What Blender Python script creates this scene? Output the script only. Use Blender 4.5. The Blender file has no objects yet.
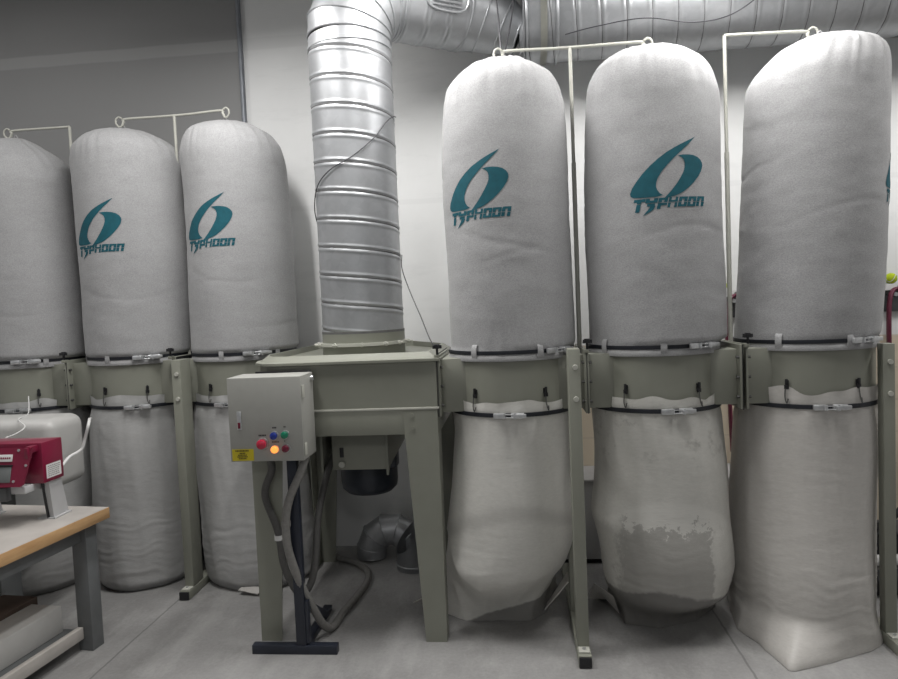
import bpy, bmesh, math, random
from math import sin, cos, pi, radians, degrees, atan2, hypot
from mathutils import Vector, Matrix, noise

random.seed(7)
SC = bpy.context.scene
COL = SC.collection
V = Vector

# ------------------------------------------------------------------ materials
def new_mat(name):
    m = bpy.data.materials.new(name)
    m.use_nodes = True
    nt = m.node_tree
    b = nt.nodes['Principled BSDF']
    return m, nt, b

def noise_node(nt, scale, detail=4, rough=.55, vec=None, stretch=None):
    n = nt.nodes.new('ShaderNodeTexNoise')
    n.inputs['Scale'].default_value = scale
    n.inputs['Detail'].default_value = detail
    n.inputs['Roughness'].default_value = rough
    tc = nt.nodes.new('ShaderNodeTexCoord')
    src = tc.outputs['Object']
    if stretch:
        mp = nt.nodes.new('ShaderNodeMapping')
        mp.inputs['Scale'].default_value = stretch
        nt.links.new(src, mp.inputs['Vector'])
        src = mp.outputs['Vector']
    nt.links.new(src, n.inputs['Vector'])
    return n.outputs['Fac']

def ramp(nt, fac, stops):
    r = nt.nodes.new('ShaderNodeValToRGB')
    els = r.color_ramp.elements
    while len(els) < len(stops):
        els.new(.5)
    for e, (p, c) in zip(els, stops):
        e.position = p
        e.color = (c[0], c[1], c[2], 1) if len(c) == 3 else c
    nt.links.new(fac, r.inputs['Fac'])
    return r.outputs['Color']

def mixc(nt, fac, a, b, mode='MIX'):
    n = nt.nodes.new('ShaderNodeMix')
    n.data_type = 'RGBA'
    n.blend_type = mode
    for sock, val in ((n.inputs[0], fac), (n.inputs[6], a), (n.inputs[7], b)):
        if hasattr(val, 'is_output'):
            nt.links.new(val, sock)
        elif isinstance(val, (int, float)):
            sock.default_value = val
        else:
            sock.default_value = (val[0], val[1], val[2], 1)
    return n.outputs[2]

def mth(nt, op, a, b=None, c=None):
    n = nt.nodes.new('ShaderNodeMath')
    n.operation = op
    for i, val in enumerate((a, b, c)):
        if val is None:
            continue
        if hasattr(val, 'is_output'):
            nt.links.new(val, n.inputs[i])
        else:
            n.inputs[i].default_value = val
    return n.outputs[0]

def maprange(nt, v, a, b, c=0., d=1.):
    n = nt.nodes.new('ShaderNodeMapRange')
    n.interpolation_type = 'SMOOTHSTEP'
    nt.links.new(v, n.inputs['Value'])
    for k, x in zip(('From Min', 'From Max', 'To Min', 'To Max'), (a, b, c, d)):
        n.inputs[k].default_value = x
    return n.outputs['Result']

def bump(nt, b, h, strength=.3, dist=.01):
    n = nt.nodes.new('ShaderNodeBump')
    n.inputs['Strength'].default_value = strength
    n.inputs['Distance'].default_value = dist
    nt.links.new(h, n.inputs['Height'])
    nt.links.new(n.outputs['Normal'], b.inputs['Normal'])

def xyz(nt):
    tc = nt.nodes.new('ShaderNodeTexCoord')
    s = nt.nodes.new('ShaderNodeSeparateXYZ')
    nt.links.new(tc.outputs['Object'], s.inputs['Vector'])
    return s.outputs

def simple(name, col, rough=.5, metal=0., var=.12, scale=14, bmp=0., coat=0.):
    m, nt, b = new_mat(name)
    f = noise_node(nt, scale, 5)
    lo = [c*(1-var) for c in col]
    hi = [min(1, c*(1+var)) for c in col]
    nt.links.new(ramp(nt, f, [(.3, lo), (.7, hi)]), b.inputs['Base Color'])
    b.inputs['Roughness'].default_value = rough
    b.inputs['Metallic'].default_value = metal
    if coat:
        b.inputs['Coat Weight'].default_value = coat
    if bmp:
        bump(nt, b, noise_node(nt, scale*6, 3), bmp, .003)
    return m

M = {}

def m_cloth():
    m, nt, b = new_mat('filter_cloth')
    big = noise_node(nt, 3.2, 5, .6)
    c1 = ramp(nt, big, [(.3, (.315, .315, .32)), (.7, (.39, .39, .395))])
    st = noise_node(nt, 9, 6, .7, stretch=(1, 1, 3.2))
    c2 = mixc(nt, mth(nt, 'MULTIPLY', ramp(nt, st, [(.45, (0, 0, 0)), (.8, (1, 1, 1))]), .35), c1, (.235, .235, .235))
    fine = noise_node(nt, 150, 3, .7, stretch=(1, 1, 1.8))
    c3 = mixc(nt, .32, c2, ramp(nt, fine, [(.35, (.19, .19, .195)), (.65, (.53, .53, .535))]))
    nt.links.new(c3, b.inputs['Base Color'])
    b.inputs['Roughness'].default_value = .95
    b.inputs['Sheen Weight'].default_value = .12
    bump(nt, b, fine, .35, .002)
    return m
M['cloth'] = m_cloth()

def m_plastic(name, col, dirt=None, rough=.38, trans=.22, mottled=.25, dark=.55):
    """milky polythene of a collection bag; dirt: function(nt, xyz)-> mask of caked dust"""
    m, nt, b = new_mat(name)
    n1 = noise_node(nt, 5, 6, .65)
    base = mixc(nt, mth(nt, 'MULTIPLY', ramp(nt, n1, [(.4, (0, 0, 0)), (.75, (1, 1, 1))]), mottled), col, [c*.72 for c in col])
    fine = noise_node(nt, 42, 4, .7, stretch=(1, 1, 2.5))
    base = mixc(nt, .18, base, ramp(nt, fine, [(.3, [c*.7 for c in col]), (.7, [min(1, c*1.25) for c in col])]))
    if dirt:
        for mask, dc in dirt(nt):
            base = mixc(nt, mask, base, dc)
    nt.links.new(base, b.inputs['Base Color'])
    b.inputs['Roughness'].default_value = rough
    b.inputs['Specular IOR Level'].default_value = .45
    bump(nt, b, noise_node(nt, 30, 4, .6, stretch=(1, 1, 3)), .25, .004)
    tr = nt.nodes.new('ShaderNodeBsdfTranslucent')
    nt.links.new(base, tr.inputs['Color'])
    mx = nt.nodes.new('ShaderNodeMixShader')
    mx.inputs[0].default_value = trans
    out = nt.nodes['Material Output']
    nt.links.new(b.outputs[0], mx.inputs[1])
    nt.links.new(tr.outputs[0], mx.inputs[2])
    nt.links.new(mx.outputs[0], out.inputs['Surface'])
    return m

def dirt_low(level, amp, col, slope=0.):
    def f(nt):
        x, y, z = xyz(nt)
        n = noise_node(nt, 3.5, 5, .6)
        zz = mth(nt, 'ADD', z, mth(nt, 'MULTIPLY', mth(nt, 'SUBTRACT', n, .5), amp))
        zz = mth(nt, 'ADD', zz, mth(nt, 'MULTIPLY', x, slope))
        return [(maprange(nt, zz, level+.015, level-.015), col)]
    return f

def dirt_patch(nt):
    """bag with a sharp edged pale/dark cake of dust half way up and a dust level below"""
    x, y, z = xyz(nt)
    n = noise_node(nt, 16, 6, .75)
    n2 = noise_node(nt, 4, 4, .6)
    dz = mth(nt, 'MULTIPLY', mth(nt, 'SUBTRACT', n, .5), .46)
    zz = mth(nt, 'ADD', z, dz)
    # pale dome above
    arc = mth(nt, 'MULTIPLY', mth(nt, 'MULTIPLY', x, x), 1.6)
    top = maprange(nt, mth(nt, 'ADD', z, arc), .70, .665)
    low = maprange(nt, zz, .50, .545)
    pale = mth(nt, 'MULTIPLY', top, low)
    # dark ragged cake
    ctop = maprange(nt, mth(nt, 'ADD', zz, mth(nt, 'MULTIPLY', x, .06)), .565, .555)
    cx = mth(nt, 'MULTIPLY', maprange(nt, mth(nt, 'ADD', x, mth(nt, 'MULTIPLY', dz, .4)), -.24, -.20), maprange(nt, mth(nt, 'ADD', x, mth(nt, 'MULTIPLY', dz, .25)), .185, .17))
    cake = mth(nt, 'MULTIPLY', ctop, cx)
    # dust level
    lv = mth(nt, 'ADD', z, mth(nt, 'MULTIPLY', mth(nt, 'SUBTRACT', n2, .5), .12))
    level = maprange(nt, mth(nt, 'ADD', lv, mth(nt, 'MULTIPLY', arc, .5)), .27, .25)
    n3 = noise_node(nt, 7, 6, .75)
    up = mth(nt, 'MULTIPLY', ramp(nt, n3, [(.55, (0, 0, 0)), (.68, (1, 1, 1))]), maprange(nt, z, .72, .95))
    return [(mth(nt, 'MULTIPLY', up, .5), (.20, .19, .175)),
            (mth(nt, 'MULTIPLY', pale, .7), (.74, .73, .69)),
            (mth(nt, 'MULTIPLY', cake, .55), (.27, .26, .245)),
            (mth(nt, 'MULTIPLY', level, .8), (.15, .145, .14))]

def dirt_b4(nt):
    x, y, z = xyz(nt)
    n = noise_node(nt, 4, 4, .6)
    arc = mth(nt, 'MULTIPLY', mth(nt, 'MULTIPLY', x, x), -1.2)
    zz = mth(nt, 'ADD', z, mth(nt, 'MULTIPLY', mth(nt, 'SUBTRACT', n, .5), .08))
    a = mth(nt, 'SUBTRACT', zz, arc)
    band = mth(nt, 'MULTIPLY', maprange(nt, a, .57, .62), maprange(nt, a, .69, .63))
    lv = mth(nt, 'SUBTRACT', zz, mth(nt, 'MULTIPLY', x, .35))
    level = maprange(nt, lv, .10, .085)
    return [(mth(nt, 'MULTIPLY', band, .35), (.36, .35, .33)), (mth(nt, 'MULTIPLY', level, .75), (.17, .165, .16))]

M['bag_a'] = m_plastic('polythene_dust_level', (.74, .73, .69), dirt_b4, trans=.18)
M['bag_b'] = m_plastic('polythene_caked_patch', (.66, .65, .61), dirt_patch, trans=.18)
M['bag_c'] = m_plastic('polythene_dusty_full', (.60, .58, .55), None, rough=.45, trans=.15)
M['bag_d'] = m_plastic('polythene_grey_full', (.50, .50, .495), dirt_low(.05, .1, (.3, .3, .3)), rough=.5, trans=.12, mottled=.45)

M['strap'] = simple('strap_black', (.012, .014, .02), .45, 0, .1)
M['teal'] = simple('teal_print', (.002, .085, .115), .8, 0, .12, 40)
M['beige'] = simple('beige_enamel', (.245, .25, .21), .42, 0, .05, 6, .02)
M['beige_light'] = simple('pale_rod_enamel', (.48, .48, .43), .45, 0, .05, 20)
M['cab'] = simple('cabinet_enamel', (.36, .36, .335), .5, 0, .03, 25, .05)
M['steel'] = simple('bright_steel', (.66, .67, .68), .33, .8, .12, 50)
M['darksteel'] = simple('gasket_dark', (.09, .09, .085), .6, .3, .15, 30)
M['black'] = simple('black_plastic', (.012, .012, .014), .4, 0, .1)
M['navy'] = simple('navy_paint', (.018, .022, .035), .4, 0, .1)
M['motor'] = simple('motor_paint', (.02, .025, .035), .38, .1, .15)
M['white'] = simple('white_plastic', (.7, .7, .69), .5, 0, .04)
M['conduit'] = simple('grey_conduit', (.20, .195, .185), .5, 0, .12, 60)
M['conduit_dark'] = simple('dark_conduit', (.085, .083, .08), .5, 0, .12, 60)
M['red'] = simple('red_enamel', (.20, .010, .040), .36, 0, .08, 8, 0, .3)
M['glassy'] = simple('grey_window', (.16, .17, .17), .2, 0, .2, 4)
M['hood'] = simple('grey_moulding', (.50, .495, .48), .4, 0, .06, 4, .05)
M['bench_frame'] = simple('grey_bench_paint', (.16, .168, .172), .5, 0, .12, 10)
M['card_white'] = simple('white_carton', (.50, .495, .48), .8, 0, .06, 9)
M['card_brown'] = simple('brown_card', (.10, .07, .055), .85, 0, .2, 9)
M['burgundy'] = simple('burgundy_rubber', (.13, .02, .045), .45, 0, .15, 30)
M['rail'] = simple('rail_grey', (.075, .078, .082), .5, 0, .15, 8)
M['ball'] = simple('lime_felt', (.42, .52, .02), .95, 0, .15, 60, .4)
M['yellow'] = simple('yellow_sticker', (.55, .45, .02), .5, 0, .05)
M['greybox'] = simple('grey_locker', (.48, .48, .485), .55, 0, .08, 5)
M['roll'] = simple('dark_roll', (.03, .03, .032), .8, 0, .3, 40, .5)
M['wire'] = simple('dark_wire', (.05, .05, .055), .5, .2, .1)
M['pipe'] = simple('conduit_pipe_grey', (.22, .235, .26), .45, .3, .1)

def m_button(name, col, emit=0.):
    m, nt, b = new_mat(name)
    f = noise_node(nt, 200, 2)
    nt.links.new(ramp(nt, f, [(.2, [c*.9 for c in col]), (.8, col)]), b.inputs['Base Color'])
    b.inputs['Roughness'].default_value = .25
    b.inputs['Coat Weight'].default_value = .5
    if emit:
        b.inputs['Emission Color'].default_value = (1, .28, .05, 1)
        b.inputs['Emission Strength'].default_value = emit
    return m
M['b_red'] = m_button('button_red', (.55, .02, .06))
M['b_dark'] = m_button('button_dark_red', (.16, .006, .03))
M['b_blue'] = m_button('button_blue', (.012, .035, .30))
M['b_green'] = m_button('button_green', (.005, .22, .12))
M['b_orange'] = m_button('lamp_orange', (.9, .3, .08), 1.2)

def m_galv():
    m, nt, b = new_mat('galvanised_sheet')
    v = nt.nodes.new('ShaderNodeTexVoronoi')
    v.inputs['Scale'].default_value = 28
    tc = nt.nodes.new('ShaderNodeTexCoord')
    nt.links.new(tc.outputs['Object'], v.inputs['Vector'])
    sp = nt.nodes.new('ShaderNodeSeparateColor')
    nt.links.new(v.outputs['Color'], sp.inputs['Color'])
    n = noise_node(nt, 4, 5, .6)
    c = ramp(nt, n, [(.3, (.36, .37, .385)), (.7, (.46, .47, .485))])
    c = mixc(nt, .12, c, ramp(nt, sp.outputs[0], [(0, (.3, .31, .32)), (1, (.6, .61, .62))]))
    nt.links.new(c, b.inputs['Base Color'])
    b.inputs['Metallic'].default_value = .6
    r = nt.nodes.new('ShaderNodeMapRange')
    nt.links.new(noise_node(nt, 9, 5, .65), r.inputs['Value'])
    r.inputs['To Min'].default_value = .30
    r.inputs['To Max'].default_value = .52
    nt.links.new(r.outputs['Result'], b.inputs['Roughness'])
    return m
M['galv'] = m_galv()
M['seam'] = simple('lap_shade_end_band', (.16, .16, .16), .6, .3, .2)  # dark tone for the painted shade line under duct laps, and the end band

def m_wood():
    m, nt, b = new_mat('bench_wood')
    n = noise_node(nt, 3, 6, .6, stretch=(12, 1.2, 12))
    nt.links.new(ramp(nt, n, [(.3, (.45, .26, .12)), (.7, (.60, .38, .19))]), b.inputs['Base Color'])
    b.inputs['Roughness'].default_value = .5
    return m
M['wood'] = m_wood()

def m_benchtop():
    m, nt, b = new_mat('worn_bench_top')
    n = noise_node(nt, 5, 6, .65)
    nt.links.new(ramp(nt, n, [(.3, (.40, .375, .35)), (.7, (.50, .47, .44))]), b.inputs['Base Color'])
    b.inputs['Roughness'].default_value = .55
    return m
M['benchtop'] = m_benchtop()

def m_floor():
    m, nt, b = new_mat('dusty_concrete')
    n1 = noise_node(nt, 1.3, 6, .6)
    c = ramp(nt, n1, [(.32, (.19, .185, .18)), (.68, (.33, .325, .32))])
    n2 = noise_node(nt, 5, 7, .7, stretch=(1, .35, 1))
    c = mixc(nt, mth(nt, 'MULTIPLY', ramp(nt, n2, [(.48, (0, 0, 0)), (.72, (1, 1, 1))]), .6), c, (.43, .425, .415))
    n3 = noise_node(nt, 2.4, 6, .7)
    c = mixc(nt, mth(nt, 'MULTIPLY', ramp(nt, n3, [(.55, (0, 0, 0)), (.75, (1, 1, 1))]), .55), c, (.16, .155, .15))
    n4 = noise_node(nt, 60, 3, .7)
    c = mixc(nt, .15, c, ramp(nt, n4, [(.3, (.2, .2, .2)), (.7, (.5, .5, .5))]))
    x, y, z = xyz(nt)
    wob = mth(nt, 'MULTIPLY', mth(nt, 'SUBTRACT', noise_node(nt, 14, 3), .5), .012)
    xw = mth(nt, 'ADD', x, wob)
    for jx in (-1.947, .946):
        d = mth(nt, 'ABSOLUTE', mth(nt, 'SUBTRACT', xw, jx))
        c = mixc(nt, mth(nt, 'MULTIPLY', maprange(nt, d, .007, .003), .6), c, (.10, .10, .10))
    nt.links.new(c, b.inputs['Base Color'])
    b.inputs['Roughness'].default_value = .62
    bump(nt, b, n4, .15, .003)
    return m
M['floor'] = m_floor()

def m_wall():
    m, nt, b = new_mat('painted_wall')
    n = noise_node(nt, 1.5, 5, .6)
    c = ramp(nt, n, [(.3, (.76, .765, .76)), (.7, (.83, .835, .83))])
    st = noise_node(nt, 2.2, 6, .7, stretch=(1, 1, 5))
    c = mixc(nt, mth(nt, 'MULTIPLY', ramp(nt, st, [(.55, (0, 0, 0)), (.8, (1, 1, 1))]), .25), c, (.5, .51, .51))
    x, y, z = xyz(nt)
    # cream painted dado on the right hand stretch, darker grey left of the pipe
    cream = mth(nt, 'MULTIPLY', maprange(nt, z, 1.31, 1.29), maprange(nt, x, .14, .16))
    c = mixc(nt, cream, c, (.66, .575, .45))
    left = maprange(nt, x, -1.735, -1.745)
    c = mixc(nt, mth(nt, 'MULTIPLY', left, .9), c, (.20, .20, .20))
    # block courses of the dado, faint
    crs = mth(nt, 'ABSOLUTE', mth(nt, 'SUBTRACT', mth(nt, 'FRACT', mth(nt, 'MULTIPLY', z, 5.0)), .5))
    c = mixc(nt, mth(nt, 'MULTIPLY', maprange(nt, crs, .03, .01), mth(nt, 'MULTIPLY', cream, .25)), c, (.35, .31, .26))
    # roller marks of two paint bands
    for zz, hw, st_ in ((3.37, .045, .22), (2.28, .02, .15)):
        d = mth(nt, 'ABSOLUTE', mth(nt, 'SUBTRACT', mth(nt, 'ADD', z, mth(nt, 'MULTIPLY', mth(nt, 'SUBTRACT', n, .5), .03)), zz))
        c = mixc(nt, mth(nt, 'MULTIPLY', maprange(nt, d, hw, hw*.7), st_), c, (.55, .55, .55))
    nt.links.new(c, b.inputs['Base Color'])
    b.inputs['Roughness'].default_value = .6
    bump(nt, b, noise_node(nt, 40, 4), .08, .003)
    return m
M['wall'] = m_wall()
M['plain_wall'] = simple('side_wall_paint', (.6, .6, .6), .7, 0, .05, 2)

# ------------------------------------------------------------------ object helpers
def props(o, label=None, cat=None, group=None, kind=None):
    if label: o['label'] = label
    if cat: o['category'] = cat
    if group: o['group'] = group
    if kind: o['kind'] = kind
    return o

def thing(name, loc, label, cat, group=None):
    o = bpy.data.objects.new(name, None)
    COL.objects.link(o)
    o.location = loc
    o.empty_display_size = .1
    o['base'] = tuple(loc)
    return props(o, label, cat, group)

def base_of(o):
    while o.parent:
        o = o.parent
    return V(o.location)

def obj(name, bm, mat, parent=None, smooth=True, label=None, angle=40, origin=None):
    """bm is authored in world coordinates"""
    bmesh.ops.recalc_face_normals(bm, faces=bm.faces)
    me = bpy.data.meshes.new(name)
    o = bpy.data.objects.new(name, me)
    COL.objects.link(o)
    if parent:
        bmesh.ops.translate(bm, verts=bm.verts, vec=-base_of(parent))
        o.parent = parent
    elif origin is not None:
        bmesh.ops.translate(bm, verts=bm.verts, vec=-V(origin))
        o.location = origin
    if smooth:
        ca = radians(angle)
        for f in bm.faces:
            f.smooth = True
        for e in bm.edges:
            if len(e.link_faces) == 2 and e.calc_face_angle(0) > ca:
                e.smooth = False
    bm.to_mesh(me)
    bm.free()
    for mm in (mat if isinstance(mat, (list, tuple)) else [mat]):
        me.materials.append(mm)
    if label: o['label'] = label
    return o

def BM():
    return bmesh.new()

def box(bm, x0, x1, y0, y1, z0, z1, bev=0., mat=None, seg=2):
    r = bmesh.ops.create_cube(bm, size=1)
    vs = r['verts']
    for v in vs:
        v.co = V((x0 + (v.co.x+.5)*(x1-x0), y0 + (v.co.y+.5)*(y1-y0), z0 + (v.co.z+.5)*(z1-z0)))
    if bev:
        es = list({e for v in vs for e in v.link_edges})
        r2 = bmesh.ops.bevel(bm, geom=es, offset=bev, segments=seg, affect='EDGES', profile=.5)
        vs = list({v for f in r2['faces'] for v in f.verts} | {v for v in vs if v.is_valid})
    if mat is not None:
        bmesh.ops.transform(bm, matrix=mat, verts=vs)
    return bm

def cyl(bm, p0, p1, r0, r1=None, n=24, cap=True):
    p0, p1 = V(p0), V(p1)
    r1 = r0 if r1 is None else r1
    d = (p1-p0)
    q = d.to_track_quat('Z', 'Y').to_matrix()
    a = [bm.verts.new(p0 + q @ V((r0*cos(2*pi*i/n), r0*sin(2*pi*i/n), 0))) for i in range(n)]
    b = [bm.verts.new(p1 + q @ V((r1*cos(2*pi*i/n), r1*sin(2*pi*i/n), 0))) for i in range(n)]
    for i in range(n):
        j = (i+1) % n
        bm.faces.new((a[i], a[j], b[j], b[i]))
    if cap:
        bm.faces.new(a[::-1])
        bm.faces.new(b)
    return bm

def smooth_path(pts, n=8):
    pts = [V(p) for p in pts]
    out = []
    for i in range(len(pts)-1):
        p0 = pts[max(i-1, 0)]; p1 = pts[i]; p2 = pts[i+1]; p3 = pts[min(i+2, len(pts)-1)]
        for k in range(n):
            t = k/n
            out.append(.5*((2*p1)+(p2-p0)*t+(2*p0-5*p1+4*p2-p3)*t*t+(3*p1-p0-3*p2+p3)*t**3))
    out.append(pts[-1])
    return out

def tube(bm, pts, r, n=10, flat=1., rib=None):
    """round (or flattened) tube along a point list"""
    pts = [V(p) for p in pts]
    rings = []
    up = V((0, 0, 1))
    d0 = (pts[1]-pts[0]).normalized()
    ref = up if abs(d0.dot(up)) < .9 else V((1, 0, 0))
    side = d0.cross(ref).normalized()
    for i, p in enumerate(pts):
        d = (pts[min(i+1, len(pts)-1)] - pts[max(i-1, 0)]).normalized()
        side = (side - d*side.dot(d)).normalized()
        up2 = side.cross(d)
        rr = r*(1+(rib*(i % 2)) if rib else 1)
        rings.append([bm.verts.new(p + side*rr*cos(2*pi*k/n) + up2*rr*flat*sin(2*pi*k/n)) for k in range(n)])
    for a, b in zip(rings, rings[1:]):
        for k in range(n):
            j = (k+1) % n
            bm.faces.new((a[k], a[j], b[j], b[k]))
    bm.faces.new(rings[0][::-1])
    bm.faces.new(rings[-1])
    return bm

def lathe(bm, cx, cy, prof, n=64, close_bottom=False, close_top=False):
    rings = [[bm.verts.new((cx+r*sin(2*pi*k/n), cy-r*cos(2*pi*k/n), z)) for k in range(n)] for r, z in prof]
    for a, b in zip(rings, rings[1:]):
        for k in range(n):
            j = (k+1) % n
            bm.faces.new((a[k], a[j], b[j], b[k]))
    if close_bottom: bm.faces.new(rings[0][::-1])
    if close_top: bm.faces.new(rings[-1])
    return bm

def prism(bm, poly, z0, z1):
    a = [bm.verts.new((x, y, z0)) for x, y in poly]
    b = [bm.verts.new((x, y, z1)) for x, y in poly]
    n = len(poly)
    for i in range(n):
        j = (i+1) % n
        bm.faces.new((a[i], a[j], b[j], b[i]))
    bm.faces.new(a[::-1]); bm.faces.new(b)
    return bm

def interp(tab, z):
    """monotone cubic through (z, value) rows sorted by falling z"""
    t = sorted(tab)
    if z <= t[0][0]: return t[0][1]
    if z >= t[-1][0]: return t[-1][1]
    n = len(t)
    h = [t[i+1][0]-t[i][0] for i in range(n-1)]
    s = [(t[i+1][1]-t[i][1])/h[i] for i in range(n-1)]
    m = [s[0]] + [0 if s[i-1]*s[i] <= 0 else 2*s[i-1]*s[i]/(s[i-1]+s[i]) for i in range(1, n-1)] + [s[-1]]
    for i in range(n-1):
        if t[i][0] <= z <= t[i+1][0]:
            u = (z-t[i][0])/h[i]
            return ((2*u**3-3*u*u+1)*t[i][1] + (u**3-2*u*u+u)*h[i]*m[i] + (-2*u**3+3*u*u)*t[i+1][1] + (u**3-u*u)*h[i]*m[i+1])

# ------------------------------------------------------------------ the setting
def plane_box(name, x0, x1, y0, y1, z0, z1, m):
    o = obj(name, box(BM(), x0, x1, y0, y1, z0, z1), m, smooth=False)
    o['kind'] = 'structure'
    return o
plane_box('floor', -5.2, 4.6, -4.5, 4.37, -.1, 0, M['floor'])
plane_box('wall_back', -5.2, 4.6, 4.37, 4.52, -.1, 4.15, M['wall'])
plane_box('wall_left', -5.35, -5.2, -4.5, 4.52, -.1, 4.15, M['plain_wall'])
plane_box('wall_right', 4.6, 4.75, -4.5, 4.52, -.1, 4.15, M['plain_wall'])
plane_box('ceiling', -5.35, 4.75, -4.5, 4.52, 4.15, 4.25, M['plain_wall'])

# ------------------------------------------------------------------ drums
R_ROW, L_ROW = 3.35, 3.97
DRUMS = [  # x, y, left flange, right flange, latches(deg)
    (-2.995, L_ROW, True, True, (-28, 32.9), 'leftmost drum ring, partly out of frame behind the bench, under a plain white bag'),
    (-2.31, L_ROW, True, True, (-14.9, 32.2), 'middle drum ring of the left row, second from the left edge'),
    (-1.65, L_ROW, True, True, (-19.3, 35), 'drum ring of the left row standing directly behind the control cabinet'),
    (-.02, R_ROW, True, True, (-34.8, 30.2), 'drum ring just right of the fan housing, joined to its side'),
    (.668, R_ROW, True, True, (-34.8, 28.7), 'middle drum ring of the right row, above the bag with the dark dust patch'),
    (1.372, R_ROW, True, False, (-35, 22.2), 'rightmost drum ring, beside the post at the right edge')]
def star_knob(name, x, y, z, parent):
    k = BM()
    cyl(k, (x, y, z-.03), (x, y, z), .006, n=10)
    for a in range(5):
        t = a*2*pi/5
        cyl(k, (x+.014*cos(t), y+.014*sin(t), z), (x+.014*cos(t), y+.014*sin(t), z+.016), .009, .008, n=10)
    cyl(k, (x, y, z), (x, y, z+.02), .016, .013, n=14)
    return obj(name, k, M['black'], parent, label='black star shaped clamp knob')

for i, (cx, cy, fl, fr, lat, lab) in enumerate(DRUMS):
    t = thing('drum_ring', (cx, cy, 1.09), 'beige ' + lab, 'dust drum', 'beige drum rings of the dust collectors')
    b = BM()
    lathe(b, cx, cy, [(.280, 1.085), (.296, 1.085), (.296, 1.35), (.280, 1.35), (.280, 1.085)], 72)
    obj('shell', b, M['beige'], t)
    for s, on in ((-1, fl), (1, fr)):
        if not on: continue
        xe = cx + s*.345
        n_ = BM()
        xa, xb = sorted((cx+s*.205, xe-s*.004))
        box(n_, xa, xb, cy-.2, cy+.2, 1.092, 1.345, .004)
        obj('neck', n_, M['beige'], t)
        f = BM()
        xa, xb = sorted((xe-s*.011, xe-s*.001))
        box(f, xa, xb, cy-.245, cy+.225, 1.075, 1.368, .002)
        fo = obj('flange', f, M['beige'], t)
        if s > 0:
            g = BM(); box(g, xe-.001, xe+.001, cy-.247, cy+.226, 1.073, 1.366)
            obj('gasket', g, M['black'], fo, label='dark gasket between two flanges')
        for zz in (1.13, 1.22, 1.31):
            g = BM()
            cyl(g, (xe-s*.024, cy-.23, zz), (xe-s*.011, cy-.23, zz), .0075, n=6)
            obj('bolt', g, M['darksteel'], fo, label='dark flange bolt')
    if fl:
        star_knob('clamp_knob', cx-.345+.004, cy-.262, 1.40, t)
        h = BM(); box(h, cx-.355, cx-.335, cy-.27, cy-.225, 1.355, 1.372, .003)
        obj('knob_bracket', h, M['beige'], t)
    for a in lat:
        a = radians(a)
        ox, oy = sin(a), -cos(a)
        rot = Matrix.Translation((cx+ox*.296, cy+oy*.296, 1.175)) @ Matrix.Rotation(a, 4, 'Z')
        l = BM()
        box(l, -.008, .008, -.006, .002, .0, .026, .002, rot)
        box(l, -.010, .010, -.014, -.004, -.014, .006, .003, rot)
        box(l, -.005, .005, -.016, -.006, .002, .032, .002, rot)
        lo = obj('toggle_latch', l, M['black'], t, label='small black toggle latch with a wire hook')
        hk = BM()
        mm = lambda p: rot @ V(p)
        tube(hk, smooth_path([mm((-.004, -.014, -.01)), mm((-.004, -.020, -.05)), mm((.004, -.022, -.075)), mm((.008, -.016, -.055))], 5), .0028, 8)
        obj('wire_hook', hk, M['darksteel'], lo)

# ------------------------------------------------------------------ bags
def strap(parent, S, z, r_off, half, name='strap', a0=-pi, a1=pi, n=120, sag=None):
    b = BM()
    rings = []
    for k in range(n):
        th = a0 + (a1-a0)*k/n
        zz = z + (sag(th) if sag else 0)
        p = S(th, zz); d = V((sin(th), -cos(th), 0))
        rings.append([b.verts.new(p + d*o + V((0, 0, dz))) for o, dz in ((-.002, -half), (r_off, -half), (r_off+.001, 0), (r_off, half), (-.002, half))])
    for k in range(n):
        A, B = rings[k], rings[(k+1) % n]
        for q in range(5):
            w = (q+1) % 5
            b.faces.new((A[q], A[w], B[w], B[q]))
    return obj(name, b, M['strap'], parent, label='black band clamping the bag to the drum')

def buckle(parent, p, th, w=.075):
    """draw latch: two plates, a lever and a roller, tangent to the band"""
    rot = Matrix.Translation(p) @ Matrix.Rotation(th, 4, 'Z')
    b = BM()
    box(b, -w, -w*.2, -.012, .004, -.012, .012, .003, rot)
    box(b, w*.15, w, -.012, .004, -.013, .013, .003, rot)
    box(b, w*.25, w*1.15, -.024, -.013, -.008, .010, .003, rot)
    tube(b, [rot @ V(q) for q in ((-w*.25, -.014, .007), (w*.4, -.018, .007))], .0025, 8)
    tube(b, [rot @ V(q) for q in ((-w*.25, -.014, -.007), (w*.4, -.018, -.007))], .0025, 8)
    cyl(b, rot @ V((-w*.28, -.014, -.012)), rot @ V((-w*.28, -.014, .012)), .006, n=12)
    cyl(b, rot @ V((w*.42, -.018, -.014)), rot @ V((w*.42, -.018, .014)), .006, n=12)
    return obj('buckle', b, M['steel'], parent, label='bright steel draw buckle of the band')

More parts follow.
